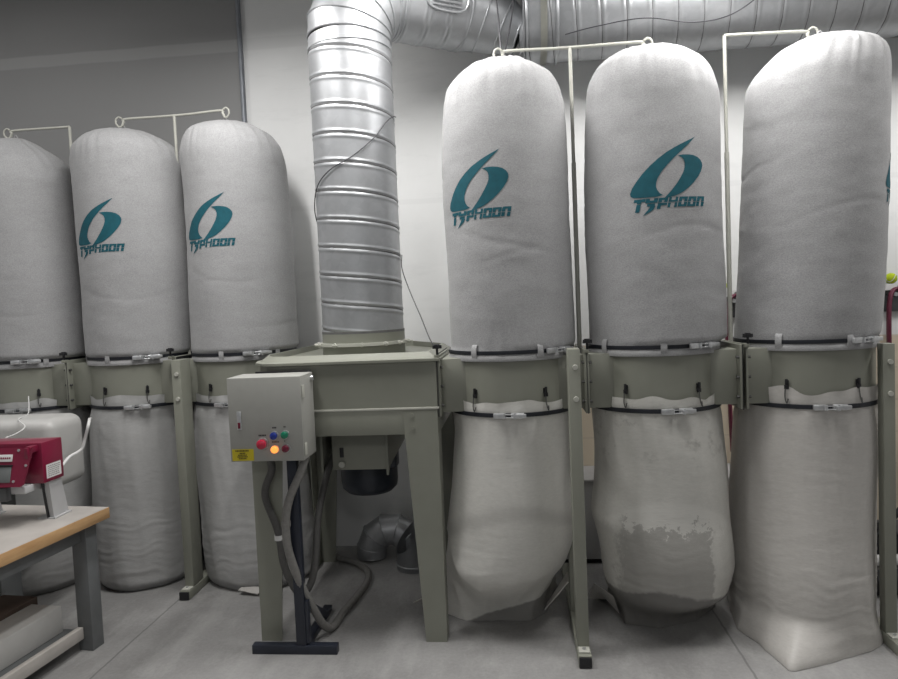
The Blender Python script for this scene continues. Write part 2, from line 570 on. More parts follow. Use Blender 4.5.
# --- the printed emblem: two swooshes over slanted capitals, in millimetre-like units
LOGO = [
    [(518,105),(470,128),(420,152),(375,176),(330,202),(280,240),(230,284),(185,332),(148,382),(120,425),(108,458),(112,478),(132,487),(170,491),(220,492),(265,491),(305,483),(285,468),(272,448),(264,425),(266,398),(276,366),(300,325),(340,278),(372,244),(405,213),(440,180),(478,145)],
    [(400,227),(430,222),(470,222),(505,227),(535,238),(556,255),(568,275),(570,296),(560,328),(536,366),(500,408),(465,440),(430,466),(400,482),(374,491),(335,500),(300,512),(312,502),(330,484),(360,450),(390,410),(414,372),(432,338),(443,304),(444,278),(438,256),(424,240)],
]
def letters():
    """TYPHOON as slanted slabs with the white cut across the middle"""
    out = []
    def slab(x0, x1, y0, y1):          # y grows downwards, slant to the right going up
        sk = lambda x, y: (x + (531-y)*.22, y)
        out.append([sk(x0, y0), sk(x1, y0), sk(x1, y1), sk(x0, y1)])
    t, g0, g1, bt = 500, 528, 534, 562
    def col(x, w=16, top=True, bottom=True):
        if top: slab(x, x+w, t, g0)
        if bottom: slab(x, x+w, g1, bt)
    # T
    slab(126, 196, 500, 519); slab(148, 174, 519, 530); slab(148, 174, 534, 586)
    # Y with the long tail
    slab(198, 222, 500, 530); slab(246, 270, 500, 530); slab(222, 246, 514, 530); slab(212, 258, 534, 552)
    out.append([(228, 552), (258, 552), (244, 576), (182, 615), (200, 590), (214, 574)])
    # P
    slab(274, 330, 500, 515); slab(274, 296, 515, 530); slab(310, 330, 515, 530); slab(274, 330, 534, 549); slab(274, 296, 549, 572)
    # H
    slab(336, 352, 498, 530); slab(376, 392, 498, 530); slab(352, 376, 519, 530); slab(336, 352, 534, 566); slab(376, 392, 534, 566)
    # O O
    for x in (398, 458):
        slab(x, x+56, 498, 513); slab(x, x+20, 513, 530); slab(x+36, x+56, 513, 530)
        slab(x, x+20, 534, 549); slab(x+36, x+56, 534, 549); slab(x, x+56, 549, 563)
    # N
    slab(518, 574, 497, 512); slab(518, 539, 512, 530); slab(553, 574, 512, 530); slab(518, 539, 534, 562); slab(553, 574, 534, 562)
    return out

def logo(parent, S, th0, z0, R):
    b = BM()
    kx, kz = .00071, .00066
    for poly in LOGO + letters():
        vs = [b.verts.new(((x-340)*kx, 0, (494-y)*kz)) for x, y in poly]
        b.faces.new(vs)
    for k in range(-16, 17):
        g = b.verts[:] + b.edges[:] + b.faces[:]
        bmesh.ops.bisect_plane(b, geom=g, plane_co=(k*.0125, 0, 0), plane_no=(1, 0, 0))
    for k in range(-8, 24):
        g = b.verts[:] + b.edges[:] + b.faces[:]
        bmesh.ops.bisect_plane(b, geom=g, plane_co=(0, 0, k*.015), plane_no=(0, 0, 1))
    bmesh.ops.triangulate(b, faces=b.faces)
    for v in b.verts:
        th = th0 + v.co.x/R
        z = z0 + v.co.z
        v.co = S(th, z) + V((sin(th), -cos(th), 0))*.0017
    return obj('printed_emblem', b, M['teal'], parent, label='teal swoosh emblem over slanted capitals')

def upper_bag(cx, cy, L, R, ztop, hook, seed, tabs, buck, logo_at, label):
    t = thing('filter_bag', (cx, cy, 1.34), label, 'filter bag', 'white cloth filter bags')
    cxt = hook
    low = lambda T: [(z-.022*max(0, min(1, (z-2.2)/.4)), x) for z, x in T]
    L, R, ztop = low(L), low(R), ztop-.022
    L = L + [(ztop-.004, cxt-.05), (ztop, cxt-.004), (1.33, cx-.305)]
    R = R + [(ztop-.004, cxt+.05), (ztop, cxt+.004), (1.33, cx+.305)]
    L = [p for p in L if p[0] > 1.39 or p[0] < 1.331]
    R = [p for p in R if p[0] > 1.39 or p[0] < 1.331]
    L += [(1.372, cx-.303)]; R += [(1.372, cx+.303)]
    so = V((seed*7.3, seed*3.1, seed*1.7))
    def S(th, z):
        l, r = interp(L, z), interp(R, z)
        xc, rx = (l+r)/2, (r-l)/2
        dome = max(0, min(1, (z-(ztop-.30))/.30))
        up = max(0, min(1, (z-1.40)/.12))
        ry = min(rx, .335)
        d = V((sin(th), -cos(th), 0))
        q = V((d.x*1.1, d.y*1.1, z*1.6)) + so
        a = .007*noise.noise(q) * up
        q2 = V((d.x*1.6, d.y*1.6, z*9)) + so*2
        a += .0018*noise.noise(q2) * up
        a += .0012*noise.noise(V((d.x*4, d.y*4, z*22)) + so) * up
        # soft creases running round the bag
        for j in range(4):
            zc = 1.47 + ((seed*.37 + j*.29) % 1.0)*.9
            zz = z - zc - .05*sin(th*2+seed+j) - .02*noise.noise(V((th*2, j, seed)))
            m = max(0, sin(th*1.0 + seed*2 + j*1.9))
            a -= .0022*m*m*math.exp(-(zz/.010)**2)
        # gathered pleats of the dome
        pl = noise.noise(V((d.x*9, d.y*9, seed))) + .6*noise.noise(V((d.x*17, d.y*17, seed+4)))
        a += .017*pl*dome*min(1, rx/.12)
        # ruffle over the band
        rf = math.exp(-((z-1.42)/.05)**2)
        a += .004*noise.noise(V((d.x*8, d.y*8, seed+9)))*rf
        a += .006*math.exp(-((z-1.345)/.018)**2)*(1+.6*noise.noise(V((d.x*6, d.y*6, seed+2))))
        k = 1 + a/max(rx, .05) if rx < .12 else 1
        off = a if rx >= .12 else a*rx/.12
        return V((xc, cy, z)) + V((d.x*rx, d.y*ry, 0)) + d*off
    b = BM()
    zs = [1.332, 1.338, 1.346, 1.354, 1.362, 1.372, 1.382, 1.39] + [1.40+.0125*k for k in range(80)]
    zs = [z for z in zs if z < ztop-.34]
    z0 = zs[-1]
    for k in range(1, 61):
        u = k/60
        zs.append(z0 + (ztop-z0)*(1-(1-u)**2.1))
    n = 128
    rings = []
    for z in zs[:-1]:
        rings.append([b.verts.new(S(-pi+2*pi*k/n, z)) for k in range(n)])
    for A, B in zip(rings, rings[1:]):
        for k in range(n):
            j = (k+1) % n
            b.faces.new((A[k], A[j], B[j], B[k]))
    tp = b.verts.new((cxt, cy, ztop))
    for k in range(n):
        b.faces.new((rings[-1][k], rings[-1][(k+1) % n], tp))
    obj('bag_cloth', b, M['cloth'], t, angle=80)
    lp = BM()
    tube(lp, smooth_path([(cxt-.010, cy, ztop-.02), (cxt-.011, cy, ztop+.008), (cxt, cy, ztop+.022), (cxt+.011, cy, ztop+.008), (cxt+.010, cy, ztop-.02)], 5), .0035, 8)
    obj('hanging_loop', lp, M['cloth'], t)
    st = strap(t, S, 1.372, .006, .0085)
    th = radians(buck)
    buckle(st, S(th, 1.372)+V((sin(th), -cos(th), 0))*.008, th)
    for a in tabs:
        th = radians(a)
        p = S(th, 1.372)
        rot = Matrix.Translation(p) @ Matrix.Rotation(th, 4, 'Z')
        q = BM()
        pr = [(.002, .038), (-.004, .034), (-.010, .018), (-.012, 0), (-.010, -.018), (-.006, -.03), (.002, -.033)]
        va = [[q.verts.new(rot @ V((sx, y+o, z))) for y, z in pr] for sx in (-.014, .014) for o in (0,)]
        vb = [[q.verts.new(rot @ V((sx, y+.004, z))) for y, z in pr] for sx in (-.014, .014)]
        for k in range(len(pr)-1):
            q.faces.new((va[0][k], va[1][k], va[1][k+1], va[0][k+1]))
            q.faces.new((vb[0][k], vb[0][k+1], vb[1][k+1], vb[1][k]))
            q.faces.new((va[0][k], va[0][k+1], vb[0][k+1], vb[0][k]))
            q.faces.new((va[1][k], vb[1][k], vb[1][k+1], va[1][k+1]))
        q.faces.new((va[0][0], vb[0][0], vb[1][0], va[1][0]))
        q.faces.new((va[0][-1], va[1][-1], vb[1][-1], vb[0][-1]))
        obj('belt_loop', q, M['cloth'], t, label='sewn cloth loop holding the band')
    if logo_at is not None:
        logo(t, S, radians(logo_at), 2.032, (interp(R, 2.1)-interp(L, 2.1))/2)
    return t

U = {
 1: dict(L=[(2.718,-3.329),(2.672,-3.351),(2.611,-3.363),(2.520,-3.370),(2.081,-3.370),(1.412,-3.36)],
  R=[(2.704,-2.926),(2.637,-2.832),(2.553,-2.772),(2.446,-2.734),(2.043,-2.718),(1.730,-2.702),(1.40,-2.701)]),
 2: dict(L=[(2.757,-2.516),(2.721,-2.592),(2.657,-2.645),(2.567,-2.658),(2.352,-2.656),(2.041,-2.650),(1.729,-2.645),(1.402,-2.648)],
  R=[(2.741,-2.183),(2.692,-2.090),(2.615,-2.019),(2.523,-1.998),(2.310,-1.990),(2.006,-1.990),(1.699,-1.995),(1.397,-2.000)]),
 3: dict(L=[(2.753,-1.832),(2.705,-1.917),(2.630,-1.945),(2.553,-1.955),(2.310,-1.949),(2.005,-1.95),(1.698,-1.955),(1.399,-1.958)],
  R=[(2.736,-1.500),(2.677,-1.410),(2.591,-1.359),(2.482,-1.341),(2.273,-1.334),(1.973,-1.326),(1.670,-1.324),(1.40,-1.323)]),
 4: dict(L=[(2.770,-0.167),(2.726,-0.228),(2.657,-0.281),(2.562,-0.302),(2.368,-0.318),(2.122,-0.324),(1.874,-0.319),(1.625,-0.317),(1.398,-0.315)],
  R=[(2.744,0.172),(2.692,0.233),(2.618,0.264),(2.521,0.280),(2.329,0.283),(2.087,0.283),(1.844,0.287),(1.598,0.293),(1.40,0.296)]),
 5: dict(L=[(2.770,0.517),(2.732,0.459),(2.692,0.420),(2.609,0.388),(2.514,0.381),(2.083,0.367),(1.840,0.364),(1.595,0.366),(1.40,0.369)],
  R=[(2.746,0.880),(2.695,0.943),(2.641,0.974),(2.541,0.995),(2.424,0.997),(2.046,0.999),(1.808,1.003),(1.567,1.007),(1.40,1.008)]),
 6: dict(L=[(2.773,1.358),(2.742,1.290),(2.688,1.227),(2.627,1.172),(2.578,1.148),(2.463,1.133),(2.276,1.125),(1.804,1.10),(1.420,1.072)],
  R=[(2.767,1.605),(2.741,1.685),(2.711,1.723),(2.663,1.737),(2.576,1.741),(2.233,1.736),(1.770,1.718),(1.40,1.690)]),
}
sh = lambda T, dx: [(z, x+dx) for z, x in T]
upper_bag(-2.995, L_ROW, sh(U[1]['L'], .04), sh(U[1]['R'], .04), 2.77, -3.05, 1.0, (42, -20), 22.6, None, 'white cloth filter bag at the left edge, cut off by the frame, no emblem showing')
upper_bag(-2.31, L_ROW, sh(U[2]['L'], .022), sh(U[2]['R'], .012), 2.78, -2.34, 2.0, (-7.3, -60), 33.1, -11, 'white cloth filter bag with teal emblem, second from the left edge')
upper_bag(-1.65, L_ROW, U[3]['L'], U[3]['R'], 2.785, -1.69, 3.0, (-2.3, 58), 33.4, -14, 'white cloth filter bag with teal emblem left of the vertical duct, above the control cabinet')
upper_bag(-.02, R_ROW, U[4]['L'], U[4]['R'], 2.803, .0, 4.0, (-32.9, 25.7), 44.3, -27, 'white cloth filter bag with teal emblem directly right of the vertical duct')
upper_bag(.668, R_ROW, U[5]['L'], U[5]['R'], 2.80, .69, 5.0, (-54.6, -2.1), 31.9, 2, 'white cloth filter bag with teal emblem in the middle of the right row')
upper_bag(1.372, R_ROW, U[6]['L'], U[6]['R'], 2.80, 1.47, 6.0, (-40.3, 13.7), 27.7, 75, 'rightmost white cloth filter bag, its emblem turned away to the right edge')

def lower_bag(cx, cy, L, R, F, B, seed, buck, mat, label, wr_h=1., wr_v=1., fold=None, flaps=(), collar=.06, extra=None, corners=None, cz=.3):
    t = thing('collection_bag', (cx, cy, 0), label, 'dust bag', 'plastic collection bags under the drums')
    L = [(1.20, cx-.302), (1.085, cx-.302)] + L
    R = [(1.20, cx+.302), (1.085, cx+.302)] + R
    F = [(1.20, cy-.302), (1.085, cy-.302)] + F
    B = [(1.20, cy+.302), (1.085, cy+.302)] + B
    so = V((seed*5.3, seed*2.1, seed*3.7))
    def S(th, z):
        l, r, f, bk = interp(L, z), interp(R, z), interp(F, z), interp(B, z)
        xc, rx = (l+r)/2, (r-l)/2
        yc, ry = (f+bk)/2, (bk-f)/2
        d = V((sin(th), -cos(th), 0))
        dn = max(0, 1.085-z)
        k = min(1, dn/.04)
        a = .012*noise.noise(V((d.x*1.5, d.y*1.5, z*2.2))+so)*min(1, dn/.25)
        # gathers under the band
        g = noise.noise(V((d.x*10, d.y*10, seed))) + .5*noise.noise(V((d.x*22, d.y*22, seed+3)))
        a += .0085*wr_v*g*math.exp(-dn/.11)*k
        a += .006*wr_v*noise.noise(V((d.x*5+z*2.2, d.y*5, z*1.2+seed)))*k
        # drag wrinkles across
        hz = z*46 + 2.5*noise.noise(V((d.x*2.5, d.y*2.5, z*5+seed)))
        wgt = math.exp(-((z-.22)/.22)**2) + .25
        a += .0045*wr_h*noise.noise(V((d.x*1.5+seed, d.y*1.5, hz)))*wgt*k
        if fold: a += fold(th, z)
        if extra: a += extra(th, z)
        if corners and z < cz:      # flat bottom seam pulled into corners
            w = 1-z/cz; w = w*w*(3-2*w)
            best = None
            m = len(corners)
            for i in range(m):
                p, q = corners[i], corners[(i+1) % m]
                ax, ay, bx, by = p[0]-xc, p[1]-yc, q[0]-xc, q[1]-yc
                ex, ey = bx-ax, by-ay
                den = d.x*ey - d.y*ex
                if abs(den) < 1e-9: continue
                tt = (ax*ey-ay*ex)/den
                uu = (ax*d.y-ay*d.x)/den
                if tt > 0 and -1e-6 <= uu <= 1+1e-6: best = tt if best is None else min(best, tt)
            if best is not None:
                re_ = hypot(d.x*rx, d.y*ry)
                dd = V((d.x*rx, d.y*ry, 0)).normalized()*re_
                tgt = V((d.x, d.y, 0))*best
                return V((xc, yc, z)) + dd*(1-w) + tgt*w + d*a
        if z > 1.09:
            a = .004 + .006*noise.noise(V((d.x*7, d.y*7, z*8+seed)))*(z-1.09)/.03
        return V((xc, yc, z)) + V((d.x*rx, d.y*ry, 0)) + d*a
    def top(th):
        d = V((sin(th), -cos(th), 0))
        return 1.112 + collar*.6*(1+noise.noise(V((d.x*2.5, d.y*2.5, seed+6))))*.8
    n = 144
    b = BM()
    rings = []
    for u in (1, .8, .6, .4, .2):
        rings.append([b.verts.new(S(-pi+2*pi*k/n, 1.092+(top(-pi+2*pi*k/n)-1.092)*u)) for k in range(n)])
    z = 1.085
    zs = []
    while z > .1:
        zs.append(z); z -= .0085
    k0 = zs[-1]
    for k in range(1, 13):
        zs.append(k0*(1-k/12)**1.4 if k < 12 else .002)
    for z in zs:
        rings.append([b.verts.new(S(-pi+2*pi*k/n, max(z, .002))) for k in range(n)])
    last = rings[-1]
    c0 = sum((v.co for v in last), V())/n
    for s in (.8, .4):
        rings.append([b.verts.new(c0+(v.co-c0)*s) for v in last])
    for A, Bq in zip(rings, rings[1:]):
        for k in range(n):
            j = (k+1) % n
            b.faces.new((A[k], A[j], Bq[j], Bq[k]))
    b.faces.new(rings[-1])
    bag = obj('bag_plastic', b, mat, t, angle=75)
    st = strap(t, S, 1.085, .007, .0095)
    th = radians(buck)
    buckle(st, S(th, 1.085)+V((sin(th), -cos(th), 0))*.009, th, .07)
    for pts, thick in flaps:
        q = BM()
        c = sum((V(p) for p in pts), V())/len(pts)
        m = len(pts)
        nn = (V(pts[1])-V(pts[0])).cross(V(pts[2])-V(pts[0])).normalized()
        va = [q.verts.new(V(p)+nn*.0025) for p in pts]; vb = [q.verts.new(V(p)-nn*.0025) for p in pts]
        ca = q.verts.new(c+nn*thick); cb = q.verts.new(c-nn*thick)
        for k in range(m):
            j = (k+1) % m
            q.faces.new((va[k], va[j], ca)); q.faces.new((vb[j], vb[k], cb)); q.faces.new((va[k], vb[k], vb[j], va[j]))
        for v in q.verts: v.co.z = max(v.co.z, .002)
        obj('corner_flap', q, M['bag_c'], t, label='loose pointed corner of the bag')
    return t

def fold4(th, z):
    """outer layer hanging in a slanted fold on the left front"""
    d = degrees(th)
    if d < -95 or d > -8: return 0
    edge = .46 - .25*max(0, min(1, (d+75)/50)) + .03*max(0, (d+25)/20)
    k = max(0, min(1, (z-edge)/.012))
    fade = min(1, (z-edge)/.25) if z > edge else 0
    side = max(0, min(1, (-8-d)/10))
    return .014*k*(1-fade)*side

lower_bag(-.02, R_ROW,
    [(1.0,-.318),(0.865,-0.332),(0.711,-0.349),(0.468,-0.372),(0.296,-0.398),(0.12,-0.405),(0.04,-.395),(0.0,-0.36)],
    [(1.0,0.275),(0.700,0.266),(0.42,0.255),(0.318,0.222),(0.241,0.195),(0.10,0.17),(0.05,.15),(0.0,0.12)],
    [(.9,3.045),(.6,3.03),(.35,3.04),(.2,3.08),(.1,3.13),(.04,3.20),(0,3.27)],
    [(.9,3.66),(.4,3.68),(.1,3.66),(0,3.60)],
    1, -3.6, M['bag_a'], 'milky plastic dust bag with a slanted fold, hanging just right of the beige fan stand', .5, 1.0, fold4,
    corners=[(-.43,3.40),(-.30,3.30),(.03,3.30),(.09,3.38),(.20,3.62),(-.40,3.66)], cz=.34,
    flaps=[([(.10, 3.32, .05), (.22, 3.30, .20), (.225, 3.40, .21), (.12, 3.44, .03)], .012),
           ([(-.36, 3.36, .17), (-.58, 3.40, .05), (-.50, 3.52, .01), (-.32, 3.55, .03)], .02)])
lower_bag(.668, R_ROW,
    [(1.0,0.372),(0.849,0.382),(0.688,0.372),(0.60,0.356),(0.55,0.350),(0.48,.366),(0.394,0.385),(0.184,0.405),(0.06,0.44),(0.0,0.50)],
    [(1.0,0.978),(0.777,0.995),(0.563,1.003),(0.413,1.012),(0.328,1.015),(0.213,0.993),(0.08,0.95),(0.0,0.86)],
    [(.9,3.03),(.6,3.01),(.4,2.99),(.25,3.01),(.12,3.07),(.04,3.15),(0,3.21)],
    [(.9,3.66),(.4,3.69),(.1,3.66),(0,3.60)],
    2, 6.8, M['bag_b'], 'milky plastic dust bag with a dark ragged dust patch, middle of the right row', .5, .9,
    corners=[(.44,3.52),(.485,3.27),(.636,3.225),(.84,3.31),(.97,3.47),(.95,3.68),(.46,3.68)], cz=.2,
    flaps=[([(.36, 3.40, .15), (.33, 3.50, .03), (.42, 3.62, .02), (.47, 3.34, .02), (.44, 3.32, .12)], .02)])
lower_bag(1.372, R_ROW,
    [(1.0,1.06),(0.736,1.045),(0.388,1.03),(0.10,1.025),(0.0,1.06)],
    [(1.0,1.68),(0.821,1.675),(0.676,1.665),(0.334,1.640),(0.08,1.63),(0.0,1.62)],
    [(.9,3.04),(.5,3.01),(.2,2.98),(.08,2.98),(0,3.01)],
    [(.9,3.67),(.4,3.69),(.1,3.68),(0,3.64)],
    3, -3.3, M['bag_c'], 'full dusty plastic bag standing on the floor, rightmost of the row', .55, .9, None,
    corners=[(.99,3.22),(1.05,3.08),(1.10,2.85),(1.30,2.93),(1.51,3.03),(1.60,3.10),(1.66,3.35),(1.60,3.64),(1.08,3.64)], cz=.16,
    collar=.08)
lower_bag(-1.65, L_ROW,
    [(1.0,-1.97),(0.700,-1.968),(0.382,-1.962),(0.127,-1.945),(0.03,-1.93),(0,-1.90)],
    [(1.0,-1.345),(0.686,-1.304),(0.374,-1.277),(0.154,-1.262),(.04,-1.27),(0,-1.30)],
    [(.9,3.66),(.5,3.645),(.15,3.62),(.05,3.63),(0,3.66)],
    [(.9,4.27),(.4,4.28),(.1,4.27),(0,4.22)],
    4, .1, M['bag_d'], 'grey dusty plastic bag standing behind the control cabinet and its stand', 0.65, 1.0, None,
    flaps=[([(-1.62, 3.60, .03), (-1.50, 3.58, .015), (-1.47, 3.68, .02), (-1.60, 3.72, .03)], .012)])
lower_bag(-2.31, L_ROW,
    [(1.0,-2.630),(0.714,-2.637),(0.392,-2.637),(0.10,-2.633),(.03,-2.605),(0,-2.565)],
    [(1.0,-2.025),(0.702,-2.025),(0.320,-2.025),(0.08,-2.035),(.03,-2.045),(0,-2.075)],
    [(.9,3.655),(.5,3.64),(.15,3.615),(.04,3.62),(0,3.65)],
    [(.9,4.28),(.4,4.28),(.1,4.27),(0,4.22)],
    5, 20.9, M['bag_d'], 'grey full plastic bag on the floor right of the workbench', .7, .9)
lower_bag(-2.995, L_ROW,
    [(1.0,-3.310),(0.6,-3.310),(0.25,-3.310),(.06,-3.295),(0,-3.245)],
    [(1.0,-2.675),(0.6,-2.665),(0.25,-2.655),(.06,-2.665),(0,-2.705)],
    [(.9,3.65),(.55,3.64),(.36,3.60),(.30,3.62),(.24,3.54),(.12,3.50),(.04,3.52),(0,3.56)],
    [(.9,4.28),(.4,4.28),(.1,4.27),(0,4.22)],
    6, 12, M['bag_d'], 'grey slumped plastic bag seen under and behind the workbench', .9, .9)

# ------------------------------------------------------------------ support stands
def stand(x, yf, w, depth, ztop, foot_len, label, foot_front, brace=None):
    t = thing('support_stand', (x, yf, 0), label, 'support stand', 'beige floor stands of the dust collectors')
    b = BM(); box(b, x-w/2-.003, x+w/2+.003, foot_front, foot_front+foot_len, 0, .05, .003)
    ft = obj('foot', b, M['beige'], t)
    c = BM(); box(c, x-w/2-.001, x+w/2+.001, foot_front-.012, foot_front-.0005, .003, .047, .002)
    obj('end_cap', c, M['black'], ft, label='black plastic end cap of the foot')
    p = BM(); box(p, x-w/2, x+w/2, yf, yf+depth, .05, ztop, .003)
    po = obj('post', p, M['beige'], t)
    q = BM(); box(q, x-w/2+.002, x+w/2-.002, yf-.05, yf-.001, .051, .056, .001)
    obj('foot_plate', q, M['beige_light'], t)
    s = BM()
    cyl(s, (x, yf-.025, .055), (x, yf-.025, .062), .008, n=10)
    obj('anchor_bolt', s, M['steel'], t)
    for zz in (ztop-.08, ztop-.22):
        s = BM()
        cyl(s, (x+.004, yf-.008, zz), (x+.004, yf-.0005, zz), .011, .012, n=14)
        obj('bolt_head', s, M['beige_light'], po, label='pale bolt head')
    if brace:
        r = BM(); box(r, x-w/2, x+w/2-.01, brace, brace+.05, .05, .42, .003)
        obj('rear_post', r, M['beige'], t)
    return t
stand(.254, 2.95, .052, .09, 1.385, 1.05, 'beige post on a long foot between the two middle bags of the right row', 2.875, 3.30)
stand(-1.908, 3.60, .052, .12, 1.355, .70, 'beige post on a long foot between the two left-row bags', 3.54)
stand(1.625, 3.09, .05, .05, 1.35, 1.35, 'beige post on a long foot at the right edge, beside the fullest bag', 2.62)

# ------------------------------------------------------------------ hanger rods
def hanger(pole, arms, label, z0=1.35, zc=2.815):
    x, y = pole
    t = thing('bag_hanger', (x, y, z0), label, 'bag hanger', 'cream rods the filter bags hang from')
    b = BM(); cyl(b, (x, y, z0), (x, y, zc-.55), .011, n=14)
    obj('pole', b, M['beige_light'], t)
    b = BM(); cyl(b, (x, y, zc-.58), (x, y, zc), .0085, n=14)
    obj('pole_extension', b, M['beige_light'], t)
    for xe, ze in arms:
        s = 1 if xe > x else -1
        b = BM(); tube(b, smooth_path([(x, y, zc), (x+s*.1, y, zc+(ze-zc)*.2), (xe-s*.03, y, ze), (xe-s*.015, y, ze-.015), (xe-s*.005, y, ze-.04)], 6), .0075, 10)
        ar = obj('arm', b, M['beige_light'], t)
        b = BM(); tube(b, smooth_path([(xe-s*.005, y-.004, ze-.042), (xe+s*.012, y-.008, ze-.045), (xe+s*.028, y-.01, ze-.025), (xe+s*.026, y-.01, ze), (xe+s*.008, y-.008, ze+.012), (xe-s*.01, y-.006, ze+.002)], 6), .0055, 10)
        obj('hook', b, M['beige_light'], ar, label='curled hook at the arm end')
    return t
hanger((.318, 3.35), [(-.02, 2.822), (.675, 2.815)], 'cream T-shaped hanger rod rising between the two emblem bags of the right row')
hanger((1.048, 3.38), [(1.44, 2.815)], 'cream L-shaped hanger rod holding the rightmost filter bag', zc=2.825)
hanger((-2.0, 3.95), [(-2.34, 2.815), (-1.68, 2.825)], 'cream T-shaped hanger rod between the two emblem bags of the left row', zc=2.815)
hanger((-2.69, 3.97), [(-3.09, 2.80)], 'cream L-shaped hanger rod holding the leftmost filter bag', zc=2.80)

# ------------------------------------------------------------------ fan housing on legs
fx0, fx1, fy0, fy1 = -1.285, -.37, 3.09, 4.2
FH = thing('fan_housing', ((fx0+fx1)/2, 3.6, 0), 'beige fan housing on four legs with a motor below and the vertical duct on top', 'dust extractor')
poly = [(-1.10, fy0), (fx1, fy0), (fx1, 3.95), (-.56, 4.18), (fx0, 4.18), (fx0, 3.32)]
poly = [(-1.12, fy0), (fx1, fy0), (fx1, 3.80), (-.60, 4.18), (fx0, 4.18), (fx0, 3.30), (-1.25, 3.18), (-1.19, 3.11)]
b = BM(); prism(b, poly, 1.125, 1.345)
obj('scroll_casing', b, M['beige'], FH, angle=25)
def offset_poly(p, d):
    n = len(p); out = []
    c = V((sum(q[0] for q in p)/n, sum(q[1] for q in p)/n))
    for i in range(n):
        a, q, z = V(p[i-1]), V(p[i]), V(p[(i+1) % n])
        e1, e2 = (q-a).normalized(), (z-q).normalized()
        n1, n2 = V((e1.y, -e1.x)), V((e2.y, -e2.x))
        m = (n1+n2).normalized()
        out.append(tuple(q + m*d/max(.4, m.dot(n1))))
    return out
b = BM()   # turned-out rim round the top, with its rising lip
pa, pb, pc = offset_poly(poly, .022), offset_poly(poly, .0), offset_poly(poly, -.035)
lv = [(pb, 1.340), (pa, 1.345), (pa, 1.356), (pb, 1.360), (pc, 1.385), (offset_poly(poly, -.045), 1.385), (offset_poly(poly, -.05), 1.350)]
rg = [[b.verts.new((x, y, z)) for x, y in p] for p, z in lv]
for A, Bq in zip(rg, rg[1:]):
    for k in range(len(poly)):
        j = (k+1) % len(poly)
        b.faces.new((A[k], A[j], Bq[j], Bq[k]))
obj('rim', b, M['beige'], FH, angle=20)
b = BM(); prism(b, offset_poly(poly, -.048), 1.346, 1.356)
obj('top_plate', b, M['beige'], FH)
b = BM()
box(b, fx0, fx1, fy0-.006, fy0+.03, 1.117, 1.128, .002)
box(b, fx1-.03, fx1+.006, fy0, fy1-.1, 1.117, 1.128, .002)
obj('lower_flange', b, M['beige_light'], FH)
for nm, args in (('front', (fx0, fx1, fy0, fy0+.012)), ('rear', (fx0, fx1, 4.078, 4.09)), ('left', (fx0, fx0+.012, fy0, 4.09)), ('right', (fx1-.012, fx1, fy0, 4.09))):
    b = BM(); box(b, args[0], args[1], args[2]+.001, args[3]-.001, 1.0, 1.117, .002)
    obj('apron', b, M['beige'], FH)
def leg(x, y, sx, sy):
    """folded angle leg, tapering to the floor"""
    b = BM()
    w0, w1, th = .165, .10, .008
    for (z0, wa) in ((0, w1),):
        pass
    def quad(w_top, w_bot, along_x):
        P = []
        for z, w in ((0, w_bot), (1.116, w_top)):
            if along_x:
                P.append([(x, y, z), (x+sx*w, y, z), (x+sx*w, y+sy*th, z), (x, y+sy*th, z)])
            else:
                P.append([(x+sx*.0005, y+sy*.002, z), (x+sx*.0005, y+sy*w, z), (x+sx*th, y+sy*w, z), (x+sx*th, y+sy*.002, z)])
        va = [b.verts.new(p) for p in P[0]]; vb = [b.verts.new(p) for p in P[1]]
        for k in range(4):
            j = (k+1) % 4
            b.faces.new((va[k], va[j], vb[j], vb[k]))
        b.faces.new(va); b.faces.new(vb)
    quad(w0, w1, True); quad(.14, .09, False)
    return b
for x, y, sx, sy in ((fx0+.002, fy0-.003, 1, 1), (fx1-.002, fy0-.003, -1, 1), (fx0+.002, 4.092, 1, -1), (fx1-.002, 4.092, -1, -1)):
    lo = obj('leg', leg(x, y, sx, sy), M['beige'], FH)
    if y < 3.5:
        for zz in (1.03, 1.09):
            b = BM()
            cyl(b, (x+sx*.12, y-.006, zz), (x+sx*.12, y, zz), .010, n=12)
            obj('bolt_head', b, M['beige'], lo)
# motor and its bracket
b = BM(); box(b, -.945, -.665, 3.30, 3.312, .785, 1.05, .003)
br = obj('motor_bracket', b, M['beige'], FH)
b = BM()
for x in (-1.0, -.665):
    pl = [(3.28, 1.05), (3.28, .76), (3.33, .80), (3.80, .84), (3.80, 1.05)]
    va = [b.verts.new((x, y, z)) for y, z in pl]; vb = [b.verts.new((x+.012, y, z)) for y, z in pl]
    for k in range(5):
        j = (k+1) % 5
        b.faces.new((va[k], va[j], vb[j], vb[k]))
    b.faces.new(va); b.faces.new(vb)
box(b, -.99, -.66, 3.30, 3.85, 1.04, 1.05)
obj('bracket_cheeks', b, M['beige'], br)
b = BM(); box(b, -.905, -.885, 3.294, 3.299, .85, .90, .002); obj('slot', b, M['black'], br)
b = BM(); cyl(b, (-.895, 3.285, .815), (-.895, 3.299, .815), .016, n=14); obj('bolt_head', b, M['beige_light'], br)
b = BM(); lathe(b, -.825, 3.60, [(.13, 1.0), (.155, .99), (.155, .66), (.150, .625), (.125, .600), (.06, .592), (.001, .59)], 48, close_top=True)
mo = obj('motor', b, M['motor'], FH)
b = BM(); box(b, -.70, -.655, 3.50, 3.60, .74, .90, .01); obj('terminal_box', b, M['motor'], mo)
